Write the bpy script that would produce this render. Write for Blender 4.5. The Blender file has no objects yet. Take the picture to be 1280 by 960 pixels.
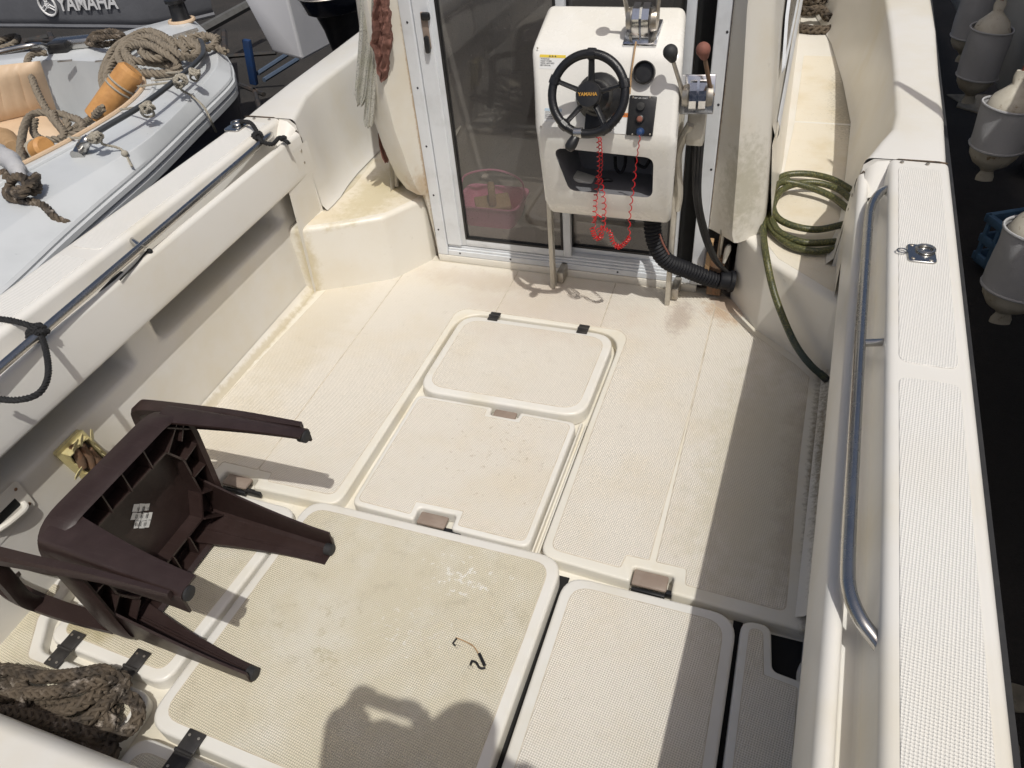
import bpy, bmesh, math, random
from mathutils import Vector, Matrix, noise
random.seed(7)
# ---------------------------------------------------------------- camera, light
sc = bpy.context.scene
YAW, PITCH, ROLL, FPX, CH = [math.radians(a) for a in (-22.8, 41.15, -5.75)] + [928.0, 1.75]
cy_, sy_, cx_, sx_ = math.cos(YAW), math.sin(YAW), math.cos(PITCH), math.sin(PITCH)
FWD = Vector((sy_*cx_, cy_*cx_, -sx_)); _r = Vector((cy_, -sy_, 0)); _u = _r.cross(FWD)
RGT = _r*math.cos(ROLL) + _u*math.sin(ROLL); UPV = -_r*math.sin(ROLL) + _u*math.cos(ROLL)
cam_d = bpy.data.cameras.new('camera'); cam = bpy.data.objects.new('camera', cam_d)
sc.collection.objects.link(cam)
cam.matrix_world = Matrix(((RGT.x, UPV.x, -FWD.x, 0), (RGT.y, UPV.y, -FWD.y, 0), (RGT.z, UPV.z, -FWD.z, CH), (0, 0, 0, 1)))
cam_d.sensor_fit = 'HORIZONTAL'; cam_d.sensor_width = 36; cam_d.lens = 36*FPX/1280
cam_d.clip_start = 0.02; cam_d.clip_end = 500
sc.camera = cam
SUN = Vector((0.34, -0.42, 1.0)).normalized()
w = bpy.data.worlds.new('World'); sc.world = w; w.use_nodes = True
nt = w.node_tree; bg = nt.nodes['Background']; sky = nt.nodes.new('ShaderNodeTexSky')
sky.sky_type = 'NISHITA'; sky.sun_disc = False
sky.sun_elevation = math.asin(SUN.z); sky.sun_rotation = math.atan2(SUN.x, SUN.y)
nt.links.new(sky.outputs[0], bg.inputs[0]); bg.inputs[1].default_value = 0.10; sky.dust_density = 5.0; sky.ozone_density = 0.4; sky.air_density = 0.8
sl = bpy.data.lights.new('sun', 'SUN'); sl.energy = 3.4; sl.angle = math.radians(0.55); sl.color = (1, 0.982, 0.932)
so = bpy.data.objects.new('sun', sl); sc.collection.objects.link(so)
so.rotation_euler = SUN.to_track_quat('Z', 'Y').to_euler(); so.location = SUN*20
sc.view_settings.view_transform = 'Standard'; sc.view_settings.look = 'None'
sc.view_settings.exposure = -0.34; sc.view_settings.gamma = 1

def P(px, py, x=None, y=None, z=None):
    """point of the place seen at a photograph pixel, on the plane x=, y= or z="""
    d = RGT*((px-640)/FPX) - UPV*((py-480)/FPX) + FWD
    t = (z-CH)/d.z if z is not None else (y/d.y if y is not None else x/d.x)
    return Vector((0, 0, CH)) + d*t
def PD(px, py, t):
    return Vector((0, 0, CH)) + (RGT*((px-640)/FPX) - UPV*((py-480)/FPX) + FWD)*t

# ---------------------------------------------------------------- materials
def mat(name, col, rough=0.5, metal=0.0, col2=None, nscale=8, nmix=0.5, bump=0.0, bscale=60, detail=6, spec=0.5, coat=0, stains=(), tread=None, wave=None, dirt=None, trans=0, scratch=None):
    m = bpy.data.materials.new(name); m.use_nodes = True; n = m.node_tree.nodes; L = m.node_tree.links
    b = n['Principled BSDF']; b.inputs['Roughness'].default_value = rough; b.inputs['Metallic'].default_value = metal
    b.inputs['Specular IOR Level'].default_value = spec; b.inputs['Coat Weight'].default_value = coat
    b.inputs['Coat Roughness'].default_value = 0.12
    if trans: b.inputs['Transmission Weight'].default_value = trans
    tc = n.new('ShaderNodeTexCoord'); co = tc.outputs['Object']
    def rgb(c): return (c[0], c[1], c[2], 1)
    def noise_(s, d=detail, r=0.6):
        t = n.new('ShaderNodeTexNoise'); t.inputs['Scale'].default_value = s; t.inputs['Detail'].default_value = d; t.inputs['Roughness'].default_value = r
        L.new(co, t.inputs['Vector']); return t.outputs['Fac']
    def ramp(f, a, c):
        t = n.new('ShaderNodeMapRange'); t.inputs[1].default_value = a; t.inputs[2].default_value = c; t.interpolation_type = 'SMOOTHSTEP'
        L.new(f, t.inputs[0]); return t.outputs[0]
    def math_(op, a, c):
        t = n.new('ShaderNodeMath'); t.operation = op
        for i, v in enumerate((a, c)):
            if isinstance(v, (int, float)): t.inputs[i].default_value = v
            else: L.new(v, t.inputs[i])
        return t.outputs[0]
    def mix(f, a, c):
        t = n.new('ShaderNodeMix'); t.data_type = 'RGBA'
        if isinstance(f, (int, float)): t.inputs[0].default_value = f
        else: L.new(f, t.inputs[0])
        for i, v in ((6, a), (7, c)):
            if isinstance(v, tuple): t.inputs[i].default_value = rgb(v)
            else: L.new(v, t.inputs[i])
        return t.outputs[2]
    c = None
    if col2:
        c = mix(math_('MULTIPLY', ramp(noise_(nscale), 0.42, 0.72), nmix), col, col2)
    else: c = mix(0.0, col, col)
    if dirt:  # fine mottled grime
        dc, ds, lo, hi, amt = dirt
        c = mix(math_('MULTIPLY', ramp(noise_(ds, 10, 0.75), lo, hi), amt), c, dc)
    for (cen, rad, sc_, scol, amt, *hi_) in stains:
        mp = n.new('ShaderNodeMapping'); mp.vector_type = 'POINT'
        mp.inputs['Location'].default_value = [-cen[i]/rad[i] for i in range(3)]; mp.inputs['Scale'].default_value = [1/r for r in rad]
        L.new(co, mp.inputs['Vector'])
        ln = n.new('ShaderNodeVectorMath'); ln.operation = 'LENGTH'; L.new(mp.outputs[0], ln.inputs[0])
        f = math_('SUBTRACT', 1.0, ln.outputs['Value'])
        f = math_('ADD', f, math_('MULTIPLY', math_('SUBTRACT', noise_(sc_, 8, 0.7), 0.5), 4.5 if len(hi_) > 1 else 1.6))
        if len(hi_) > 1: f = math_('SUBTRACT', f, hi_[1])
        c = mix(math_('MULTIPLY', ramp(f, 0.05, hi_[0] if hi_ else 0.75), amt), c, scol)
    if scratch:
        for k, rot in enumerate((0.5, -0.9, 1.7)):
            mp = n.new('ShaderNodeMapping'); mp.inputs['Rotation'].default_value = (rot, rot*0.7, rot); mp.inputs['Scale'].default_value = (1, 55, 55); L.new(co, mp.inputs['Vector'])
            t = n.new('ShaderNodeTexNoise'); t.inputs['Scale'].default_value = 6; t.inputs['Detail'].default_value = 2; L.new(mp.outputs[0], t.inputs['Vector'])
            c = mix(math_('MULTIPLY', ramp(t.outputs['Fac'], scratch[1], scratch[1]+0.04), scratch[2]), c, scratch[0])
    bh = None
    if tread:
        per, dep, rot, pit = tread
        mp = n.new('ShaderNodeMapping'); mp.inputs['Rotation'].default_value = (0, 0, rot); L.new(co, mp.inputs['Vector'])
        sp = n.new('ShaderNodeSeparateXYZ'); L.new(mp.outputs[0], sp.inputs[0])
        k = 2*math.pi/per
        sx = math_('SINE', math_('MULTIPLY', sp.outputs[0], k), 0); sy = math_('SINE', math_('MULTIPLY', sp.outputs[1], k), 0)
        h = math_('MULTIPLY', sx, sy)
        h = ramp(h, -0.7, 0.5)
        bp = n.new('ShaderNodeBump'); bp.inputs['Strength'].default_value = 1; bp.inputs['Distance'].default_value = dep
        L.new(h, bp.inputs['Height']); bh = bp.outputs[0]
        c = mix(math_('MULTIPLY', math_('SUBTRACT', 1.0, h), pit[1]), c, pit[0])
    if wave:
        per, dep, ax = wave
        sp = n.new('ShaderNodeSeparateXYZ'); L.new(co, sp.inputs[0])
        h = math_('SINE', math_('MULTIPLY', sp.outputs[ax], 2*math.pi/per), 0)
        bp = n.new('ShaderNodeBump'); bp.inputs['Distance'].default_value = dep; L.new(h, bp.inputs['Height'])
        if bh: L.new(bh, bp.inputs['Normal'])
        bh = bp.outputs[0]
    if bump:
        bp = n.new('ShaderNodeBump'); bp.inputs['Strength'].default_value = 1; bp.inputs['Distance'].default_value = bump
        L.new(noise_(bscale), bp.inputs['Height'])
        if bh: L.new(bh, bp.inputs['Normal'])
        bh = bp.outputs[0]
    if bh: L.new(bh, b.inputs['Normal'])
    L.new(c, b.inputs['Base Color'])
    rr = n.new('ShaderNodeMapRange'); rr.inputs[3].default_value = max(0.02, rough-0.1); rr.inputs[4].default_value = min(1, rough+0.14)
    L.new(noise_(nscale*2.3), rr.inputs[0]); L.new(rr.outputs[0], b.inputs['Roughness'])
    return m
CREAM = (0.73, 0.70, 0.63); WHITE = (0.72, 0.70, 0.655)
YEL = (0.55, 0.44, 0.22); GRM = (0.22, 0.19, 0.13); RUST = (0.33, 0.15, 0.06)
M = {}
M['gel'] = mat('gelcoat', WHITE, 0.32, col2=(0.66, 0.60, 0.47), nscale=2.2, nmix=0.6, bump=0.0006, bscale=14, dirt=((0.30, 0.27, 0.2), 40, 0.66, 0.8, 0.35))
M['gelpan'] = mat('gelcoat_cream', CREAM, 0.36, col2=(0.67, 0.60, 0.47), nscale=3, nmix=0.5, bump=0.0006, bscale=14, dirt=((0.30, 0.25, 0.16), 30, 0.6, 0.78, 0.5),
    stains=(((-1.80, 1.6, 0.0), (0.03, 1.2, 0.04), 30, (0.35, 0.27, 0.12), 0.5), ((0.27, 1.6, 0), (0.03, 0.9, 0.05), 90, GRM, 0.9),
            ((-1.70, 2.6, 0.3), (0.2, 0.5, 0.05), 18, (0.42, 0.33, 0.13), 0.6), ((0.02, 2.5, 0.33), (0.09, 0.1, 0.05), 22, GRM, 0.6),
            ((-1.80, 2.2, 0.15), (0.05, 0.2, 0.25), 22, (0.42, 0.33, 0.13), 0.5)))
M['deckgel'] = mat('deck_gelcoat', (0.71, 0.68, 0.60), 0.4, col2=(0.66, 0.59, 0.44), nscale=4, nmix=0.6, bump=0.0005, bscale=20, dirt=((0.35, 0.3, 0.2), 40, 0.6, 0.8, 0.4), stains=(((0.25, 1.6, 0), (0.03, 0.8, 0.05), 70, (0.22, 0.19, 0.13), 0.85), ((-1.81, 1.8, 0.0), (0.03, 0.9, 0.04), 30, (0.35, 0.27, 0.12), 0.6), ((-0.1, 2.5, 0.0), (0.12, 0.12, 0.04), 30, (0.35, 0.2, 0.1), 0.6)))
M['grime'] = mat('grimy_edge', (0.58, 0.52, 0.42), 0.7, col2=(0.40, 0.34, 0.25), nscale=14, nmix=0.9)
M['lid'] = mat('lid_gelcoat', (0.71, 0.69, 0.64), 0.35, col2=(0.65, 0.60, 0.48), nscale=5, nmix=0.5, bump=0.0005, bscale=20, dirt=((0.35, 0.3, 0.2), 60, 0.62, 0.8, 0.4))
TR = (0.0080, 0.0014, math.radians(52), ((0.38, 0.33, 0.25), 0.48))
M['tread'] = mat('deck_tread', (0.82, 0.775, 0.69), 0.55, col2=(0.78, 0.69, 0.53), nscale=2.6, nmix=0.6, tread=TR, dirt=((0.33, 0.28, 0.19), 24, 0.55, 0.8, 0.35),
    stains=(((-1.68, 2.0, 0), (0.22, 0.8, 0.1), 16, (0.62, 0.54, 0.37), 0.28), ((-0.27, 2.38, 0), (0.07, 0.16, 0.1), 35, (0.30, 0.19, 0.15), 0.45),
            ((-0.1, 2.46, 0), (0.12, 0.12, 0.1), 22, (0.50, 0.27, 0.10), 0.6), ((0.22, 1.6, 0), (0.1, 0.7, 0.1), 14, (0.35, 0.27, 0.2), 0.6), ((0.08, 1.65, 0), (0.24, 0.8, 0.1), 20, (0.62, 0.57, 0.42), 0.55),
            ((-0.75, 2.3, 0), (0.5, 0.3, 0.1), 7, (0.70, 0.58, 0.49), 0.4), ((-1.1, 2.45, 0), (0.5, 0.1, 0.1), 12, (0.58, 0.46, 0.36), 0.35), ((-0.7, 1.5, 0), (1.4, 1.2, 0.1), 55, (0.50, 0.42, 0.31), 0.6, 0.35, 1.25), ((-0.3, 0.9, 0), (1.2, 1.0, 0.1), 85, (0.36, 0.30, 0.22), 0.6, 0.3, 1.45)))
M['tread_big'] = mat('aft_tread', (0.68, 0.625, 0.48), 0.6, col2=(0.76, 0.73, 0.64), nscale=4.5, nmix=0.8, tread=TR, dirt=((0.36, 0.31, 0.2), 15, 0.5, 0.8, 0.5),
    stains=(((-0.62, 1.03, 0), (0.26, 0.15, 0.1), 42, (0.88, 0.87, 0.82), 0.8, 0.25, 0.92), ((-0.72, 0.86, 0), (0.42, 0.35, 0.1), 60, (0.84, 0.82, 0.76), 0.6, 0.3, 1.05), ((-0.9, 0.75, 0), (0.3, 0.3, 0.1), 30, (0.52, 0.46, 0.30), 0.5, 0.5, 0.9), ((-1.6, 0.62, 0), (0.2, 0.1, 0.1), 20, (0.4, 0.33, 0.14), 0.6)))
M['tread_gun'] = mat('gunwale_tread', (0.80, 0.785, 0.745), 0.5, col2=(0.76, 0.72, 0.64), nscale=2, nmix=0.5, tread=(0.0074, 0.0010, math.radians(52), ((0.50, 0.48, 0.43), 0.42)), dirt=((0.4, 0.36, 0.3), 50, 0.62, 0.85, 0.25))
M['bulk'] = mat('bulkhead_gelcoat', (0.66, 0.63, 0.56), 0.3, col2=(0.60, 0.53, 0.40), nscale=4, nmix=0.5, bump=0.0005, bscale=12,
    stains=(((-0.11, 2.52, 0.50), (0.10, 0.15, 0.24), 40, (0.30, 0.28, 0.18), 0.5), ((-1.40, 2.55, 0.36), (0.07, 0.14, 0.12), 22, (0.45, 0.30, 0.14), 0.6), ((-0.213, 2.56, 0.6), (0.007, 0.03, 0.6), 60, (0.25, 0.15, 0.07), 0.8), ((-1.368, 2.56, 0.6), (0.006, 0.03, 0.6), 60, (0.34, 0.22, 0.12), 0.7)))
M['console'] = mat('console_gelcoat', (0.76, 0.74, 0.69), 0.25, col2=(0.70, 0.66, 0.56), nscale=6, nmix=0.4, bump=0.0004, bscale=20)
M['seam'] = mat('old_sealant', (0.045, 0.035, 0.025), 0.8, col2=(0.25, 0.15, 0.08), nscale=30)
M['liner'] = mat('pocket_liner', (0.13, 0.115, 0.10), 0.9, col2=(0.08, 0.07, 0.06), nscale=6)
M['darkpane'] = mat('dusty_dark_pane', (0.10, 0.085, 0.075), 0.25, col2=(0.17, 0.15, 0.13), nscale=12)
M['alu'] = mat('white_aluminium', (0.68, 0.70, 0.72), 0.35, col2=(0.52, 0.53, 0.53), nscale=9, nmix=0.5, dirt=((0.3, 0.27, 0.22), 60, 0.6, 0.8, 0.4))
M['steel'] = mat('stainless', (0.50, 0.49, 0.47), 0.24, 1.0, col2=(0.40, 0.39, 0.37), nscale=8, nmix=0.4)
M['chrome'] = mat('chrome', (0.75, 0.76, 0.78), 0.12, 1.0, col2=(0.5, 0.5, 0.5), nscale=40, nmix=0.4)
M['steel_old'] = mat('dull_steel', (0.48, 0.45, 0.40), 0.4, 0.8, col2=(0.30, 0.24, 0.17), nscale=25, nmix=0.7)
M['leg'] = mat('console_leg_metal', (0.55, 0.52, 0.45), 0.45, 0.35, col2=(0.38, 0.33, 0.26), nscale=22, nmix=0.6)
M['black'] = mat('black_plastic', (0.013, 0.013, 0.014), 0.35, col2=(0.035, 0.033, 0.03), nscale=20, bump=0.0004, bscale=100)
M['matte'] = mat('black_void', (0.006, 0.006, 0.006), 0.9)
M['rubber'] = mat('black_rubber', (0.02, 0.02, 0.021), 0.65, col2=(0.05, 0.048, 0.045), nscale=15)
M['chair'] = mat('brown_plastic', (0.026, 0.0145, 0.0125), 0.42, col2=(0.036, 0.0215, 0.0195), nscale=14, nmix=0.8, bump=0.0007, bscale=45, scratch=((0.09, 0.065, 0.067), 0.68, 0.22), dirt=((0.11, 0.08, 0.08), 120, 0.66, 0.74, 0.4))
M['latch'] = mat('brown_latch', (0.26, 0.20, 0.16), 0.45, col2=(0.33, 0.27, 0.22), nscale=30)
M['hinge'] = mat('hinge_plastic', (0.028, 0.026, 0.025), 0.4, col2=(0.07, 0.065, 0.06), nscale=30)
M['rope_grey'] = mat('grey_rope', (0.22, 0.185, 0.14), 0.95, col2=(0.13, 0.105, 0.075), nscale=40, bump=0.0008, bscale=300, dirt=((0.40, 0.36, 0.29), 60, 0.55, 0.75, 0.5))
M['rope_dark'] = mat('dark_rope', (0.105, 0.08, 0.055), 0.8, col2=(0.022, 0.017, 0.013), nscale=16, nmix=0.95, bump=0.0003, bscale=500, detail=3, dirt=((0.46, 0.40, 0.34), 12, 0.55, 0.68, 0.75))
M['rope_black'] = mat('black_rope', (0.012, 0.012, 0.013), 0.8, bump=0.0012, bscale=220)
M['rope_white'] = mat('thin_line', (0.36, 0.33, 0.27), 0.9, col2=(0.2, 0.18, 0.14), nscale=60, bump=0.0008, bscale=300)
M['hose'] = mat('green_hose', (0.055, 0.060, 0.022), 0.4, col2=(0.016, 0.028, 0.018), nscale=18, nmix=0.9, dirt=((0.20, 0.18, 0.06), 170, 0.5, 0.58, 0.75),
    stains=(((0.2, 2.2, 0.05), (0.16, 0.3, 0.22), 10, (0.015, 0.035, 0.035), 0.85), ((-0.04, 2.75, 0.35), (0.06, 0.2, 0.1), 12, (0.12, 0.07, 0.03), 0.7)))
M['corr'] = mat('corrugated_black', (0.006, 0.0065, 0.009), 0.6, spec=0.3)
M['red'] = mat('red_coil', (0.50, 0.012, 0.015), 0.3)
M['towel'] = mat('speckled_towel', (0.52, 0.51, 0.46), 0.98, col2=(0.40, 0.40, 0.27), nscale=12, bump=0.0035, bscale=200, dirt=((0.08, 0.08, 0.07), 210, 0.50, 0.60, 0.65))
M['rag'] = mat('rust_rag', (0.22, 0.105, 0.08), 0.98, col2=(0.12, 0.055, 0.042), nscale=30, bump=0.006, bscale=110)
M['ring'] = mat('wheel_leather', (0.012, 0.012, 0.013), 0.3, bump=0.001, bscale=220)
M['yellow'] = mat('yellow_print', (0.50, 0.26, 0.04), 0.6)
M['lab_y'] = mat('label_yellow', (0.75, 0.55, 0.06), 0.5)
M['lab_o'] = mat('label_orange', (0.70, 0.22, 0.05), 0.5)
M['lab_w'] = mat('label_white', (0.72, 0.72, 0.70), 0.5)
M['lab_b'] = mat('label_blue', (0.45, 0.55, 0.62), 0.5)
M['ink'] = mat('ink', (0.03, 0.03, 0.035), 0.6)
M['dinghy'] = mat('dinghy_gelcoat', (0.57, 0.59, 0.60), 0.3, col2=(0.50, 0.52, 0.53), nscale=4, nmix=0.6, bump=0.0006, bscale=12, dirt=((0.3, 0.3, 0.28), 50, 0.62, 0.8, 0.3))
M['dinghy_hull'] = mat('navy_hull', (0.020, 0.024, 0.045), 0.3)
M['vinyl'] = mat('tan_vinyl', (0.62, 0.46, 0.31), 0.45, col2=(0.52, 0.38, 0.25), nscale=6, dirt=((0.35, 0.24, 0.14), 30, 0.6, 0.8, 0.4))
M['orange'] = mat('orange_vinyl', (0.56, 0.29, 0.10), 0.5, col2=(0.40, 0.19, 0.06), nscale=12, nmix=0.8, bump=0.003, bscale=30)
M['cover'] = mat('grey_cover', (0.17, 0.175, 0.19), 0.55, col2=(0.13, 0.135, 0.15), nscale=3, bump=0.006, bscale=5)
M['print'] = mat('white_print', (0.80, 0.80, 0.80), 0.5)
M['hullw'] = mat('grey_white_hull', (0.62, 0.62, 0.64), 0.4, col2=(0.54, 0.54, 0.56), nscale=3)
M['outb'] = mat('outboard_navy', (0.009, 0.012, 0.022), 0.22, coat=0.5)
M['blue'] = mat('blue_plastic', (0.015, 0.05, 0.15), 0.5, col2=(0.03, 0.04, 0.07), nscale=14)
M['lightblue'] = mat('faded_blue_plastic', (0.13, 0.25, 0.40), 0.5, col2=(0.08, 0.12, 0.18), nscale=14)
M['frame'] = mat('trailer_steel', (0.03, 0.03, 0.03), 0.6, col2=(0.10, 0.06, 0.035), nscale=12, nmix=0.7)
M['beam'] = mat('grey_beam', (0.10, 0.10, 0.095), 0.7, col2=(0.06, 0.055, 0.05), nscale=12)
M['asphalt'] = mat('asphalt', (0.026, 0.023, 0.020), 0.95, col2=(0.060, 0.050, 0.043), nscale=1.3, bump=0.012, bscale=90, dirt=((0.10, 0.085, 0.07), 140, 0.60, 0.72, 0.7))
M['slab'] = mat('worn_slab', (0.28, 0.25, 0.19), 0.95, col2=(0.16, 0.14, 0.11), nscale=9, nmix=0.8, bump=0.01, bscale=40)
M['fcloth'] = mat('fender_cover', (0.44, 0.44, 0.45), 0.95, col2=(0.52, 0.52, 0.52), nscale=10, bump=0.003, bscale=260)
M['fend'] = mat('fender_vinyl', (0.60, 0.56, 0.47), 0.5, col2=(0.42, 0.37, 0.28), nscale=9, nmix=0.8, dirt=((0.20, 0.12, 0.04), 26, 0.56, 0.66, 0.8))
M['rhull'] = mat('weathered_hull', (0.50, 0.50, 0.48), 0.45, col2=(0.36, 0.35, 0.32), nscale=3)
M['pink'] = mat('pink_plastic', (0.85, 0.30, 0.48), 0.4)
M['wood'] = mat('wood', (0.42, 0.27, 0.14), 0.6, col2=(0.30, 0.18, 0.08), nscale=20)
M['rustiron'] = mat('rusty_iron', (0.16, 0.10, 0.06), 0.8, col2=(0.28, 0.12, 0.05), nscale=40, bump=0.002, bscale=120)
M['knobr'] = mat('rust_red_knob', (0.22, 0.085, 0.06), 0.75, col2=(0.17, 0.08, 0.06), nscale=50)
M['interior'] = mat('cabin_interior', (0.38, 0.35, 0.32), 0.8, col2=(0.27, 0.25, 0.22), nscale=2, bump=0.01, bscale=6)
M['cabfloor'] = mat('cabin_floor', (0.30, 0.26, 0.23), 0.9, col2=(0.22, 0.19, 0.17), nscale=5)
M['wcloth'] = mat('white_plastic', (0.70, 0.68, 0.60), 0.6)
M['rail'] = mat('weathered_rail', (0.10, 0.105, 0.11), 0.4, 0.6)
M['railblue'] = mat('blue_grey_rail', (0.08, 0.11, 0.16), 0.6)
M['rustrope'] = mat('rust_red_rope', (0.25, 0.07, 0.05), 0.9)
M['skin'] = mat('skin', (0.45, 0.26, 0.17), 0.5); M['shirt'] = mat('shirt', (0.10, 0.13, 0.2), 0.9); M['trouser'] = mat('trousers', (0.05, 0.05, 0.06), 0.9)
M['smoke'] = mat('yellowed_plastic', (0.60, 0.53, 0.28), 0.4, col2=(0.5, 0.4, 0.17), nscale=30)
def glass(name, tint, tr):
    m = bpy.data.materials.new(name); m.use_nodes = True; n = m.node_tree.nodes; L = m.node_tree.links
    n.remove(n['Principled BSDF']); out = n['Material Output']
    t = n.new('ShaderNodeBsdfTransparent'); t.inputs[0].default_value = (*tr, 1)
    g = n.new('ShaderNodeBsdfGlossy'); g.inputs['Roughness'].default_value = 0.04
    d = n.new('ShaderNodeBsdfDiffuse'); d.inputs[0].default_value = (*tint, 1)
    ns = n.new('ShaderNodeTexNoise'); ns.inputs['Scale'].default_value = 5; ns.inputs['Detail'].default_value = 8
    tc = n.new('ShaderNodeTexCoord'); L.new(tc.outputs['Object'], ns.inputs['Vector'])
    mr = n.new('ShaderNodeMapRange'); mr.inputs[3].default_value = 0.16; mr.inputs[4].default_value = 0.38; L.new(ns.outputs[0], mr.inputs[0])
    n2 = n.new('ShaderNodeTexNoise'); n2.inputs['Scale'].default_value = 160; n2.inputs['Detail'].default_value = 4; L.new(tc.outputs['Object'], n2.inputs['Vector'])
    m3 = n.new('ShaderNodeMapRange'); m3.inputs[1].default_value = 0.62; m3.inputs[2].default_value = 0.70; m3.inputs[4].default_value = 0.35; L.new(n2.outputs[0], m3.inputs[0])
    ad = n.new('ShaderNodeMath'); ad.operation = 'ADD'; ad.use_clamp = True; L.new(mr.outputs[0], ad.inputs[0]); L.new(m3.outputs[0], ad.inputs[1])
    m1 = n.new('ShaderNodeMixShader'); L.new(ad.outputs[0], m1.inputs[0]); L.new(t.outputs[0], m1.inputs[1]); L.new(d.outputs[0], m1.inputs[2])
    lw = n.new('ShaderNodeLayerWeight'); lw.inputs[0].default_value = 0.5; pw = n.new('ShaderNodeMath'); pw.operation = 'POWER'; pw.inputs[1].default_value = 4; L.new(lw.outputs['Facing'], pw.inputs[0])
    fr = n.new('ShaderNodeMath'); fr.operation = 'MULTIPLY_ADD'; fr.inputs[1].default_value = 0.85; fr.inputs[2].default_value = 0.09; L.new(pw.outputs[0], fr.inputs[0])
    m2 = n.new('ShaderNodeMixShader'); L.new(fr.outputs[0], m2.inputs[0]); L.new(m1.outputs[0], m2.inputs[1]); L.new(g.outputs[0], m2.inputs[2])
    L.new(m2.outputs[0], out.inputs[0]); return m
M['glass'] = glass('dusty_glass', (0.18, 0.175, 0.17), (0.70, 0.69, 0.67))

# ---------------------------------------------------------------- helpers
def obj(name, bm, m, parent=None, smooth=35, label=None):
    me = bpy.data.meshes.new(name)
    if isinstance(bm, bmesh.types.BMesh):
        bmesh.ops.recalc_face_normals(bm, faces=bm.faces); bm.to_mesh(me); bm.free()
    else: me = bm
    for k in (m if isinstance(m, (list, tuple)) else [m]): me.materials.append(M[k] if isinstance(k, str) else k)
    if smooth is not None:
        me.shade_smooth()
        try: me.set_sharp_from_angle(angle=math.radians(smooth))
        except Exception: pass
    o = bpy.data.objects.new(name, me); sc.collection.objects.link(o)
    if parent is not None:
        o.parent = parent; o.matrix_parent_inverse = wm(parent).inverted()
    if label: o['label'] = label
    return o
def wm(o):
    m = o.matrix_basis.copy()
    if o.parent is not None: m = wm(o.parent) @ o.matrix_parent_inverse @ m
    return m
def tag(o, label, cat, group=None, kind=None):
    if label: o['label'] = label
    if cat: o['category'] = cat
    if group: o['group'] = group
    if kind: o['kind'] = kind
    return o
def thing(name, label, cat, loc=(0, 0, 0), group=None):
    o = bpy.data.objects.new(name, None); sc.collection.objects.link(o); o.location = loc; o.empty_display_size = 0.1
    return tag(o, label, cat, group)
def BM(): return bmesh.new()
def bevel(bm, w, seg=2, ang=30):
    es = [e for e in bm.edges if len(e.link_faces) == 2 and e.calc_face_angle(0) > math.radians(ang)]
    if es and w > 0: bmesh.ops.bevel(bm, geom=es, offset=w, segments=seg, affect='EDGES', profile=0.5, clamp_overlap=True)
    return bm
def join(dst, src, mi=0):
    vs = [dst.verts.new(v.co) for v in src.verts]; src.verts.index_update()
    for f in src.faces:
        try:
            nf = dst.faces.new([vs[v.index] for v in f.verts]); nf.material_index = max(mi, f.material_index)
        except ValueError: pass
    src.free(); return dst
def box(c, s, R=None, bv=0.0, seg=2, bm=None, mi=0, taper=None):
    b = BM(); bmesh.ops.create_cube(b, size=1)
    for v in b.verts:
        q = Vector((v.co.x*s[0], v.co.y*s[1], v.co.z*s[2]))
        if taper and v.co.z > 0: q.x *= taper; q.y *= taper
        v.co = q
    bevel(b, bv, seg)
    mt = Matrix.Translation(Vector(c)) @ (R.to_4x4() if R else Matrix())
    bmesh.ops.transform(b, matrix=mt, verts=b.verts)
    if bm is None: 
        for f in b.faces: f.material_index = mi
        return b
    return join(bm, b, mi)
def frame_axes(d):
    d = d.normalized(); a = Vector((0, 0, 1)) if abs(d.z) < 0.9 else Vector((0, 1, 0))
    x = a.cross(d).normalized(); return x, d.cross(x)
def tube(pts, r, n=8, bm=None, cap=True, mi=0, closed=False, flat=1.0):
    pts = [Vector(p) for p in pts]; bm = bm or BM(); N = len(pts)
    rs = r if isinstance(r, (list, tuple)) else [r]*N
    X = None; rings = []
    for i, p in enumerate(pts):
        if closed: d = pts[(i+1) % N]-pts[i-1]
        else: d = pts[min(i+1, N-1)]-pts[max(i-1, 0)]
        if d.length < 1e-9: d = Vector((0, 0, 1))
        d.normalize()
        if X is None: X, Y = frame_axes(d)
        else:
            X = (X - d*X.dot(d))
            if X.length < 1e-6: X, _ = frame_axes(d)
            X.normalize(); Y = d.cross(X)
        rings.append([bm.verts.new(p + (X*math.cos(2*math.pi*k/n) + Y*math.sin(2*math.pi*k/n)*flat)*rs[i]) for k in range(n)])
    for i in range(N if closed else N-1):
        a, b = rings[i], rings[(i+1) % N]
        for k in range(n):
            f = bm.faces.new((a[k], a[(k+1) % n], b[(k+1) % n], b[k])); f.material_index = mi
    if cap and not closed:
        for rg in (rings[0][::-1], rings[-1]):
            f = bm.faces.new(rg); f.material_index = mi
    return bm
def spline(pts, seg=8, closed=False):
    pts = [Vector(p) for p in pts]; out = []; N = len(pts)
    rng = range(N) if closed else range(N-1)
    for i in rng:
        if closed: p0, p1, p2, p3 = pts[i-1], pts[i], pts[(i+1) % N], pts[(i+2) % N]
        else: p0, p1, p2, p3 = pts[max(i-1, 0)], pts[i], pts[i+1], pts[min(i+2, N-1)]
        for k in range(seg):
            t = k/seg
            out.append(0.5*((2*p1) + (-p0+p2)*t + (2*p0-5*p1+4*p2-p3)*t*t + (-p0+3*p1-3*p2+p3)*t**3))
    if not closed: out.append(pts[-1])
    return out
def resample(pts, step):
    out = [pts[0]]; acc = 0
    for a, b in zip(pts, pts[1:]):
        L = (b-a).length
        if L < 1e-9: continue
        t = step-acc
        while t <= L: out.append(a+(b-a)*(t/L)); t += step
        acc = (L-(t-step))
    out.append(pts[-1]); return out
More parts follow.
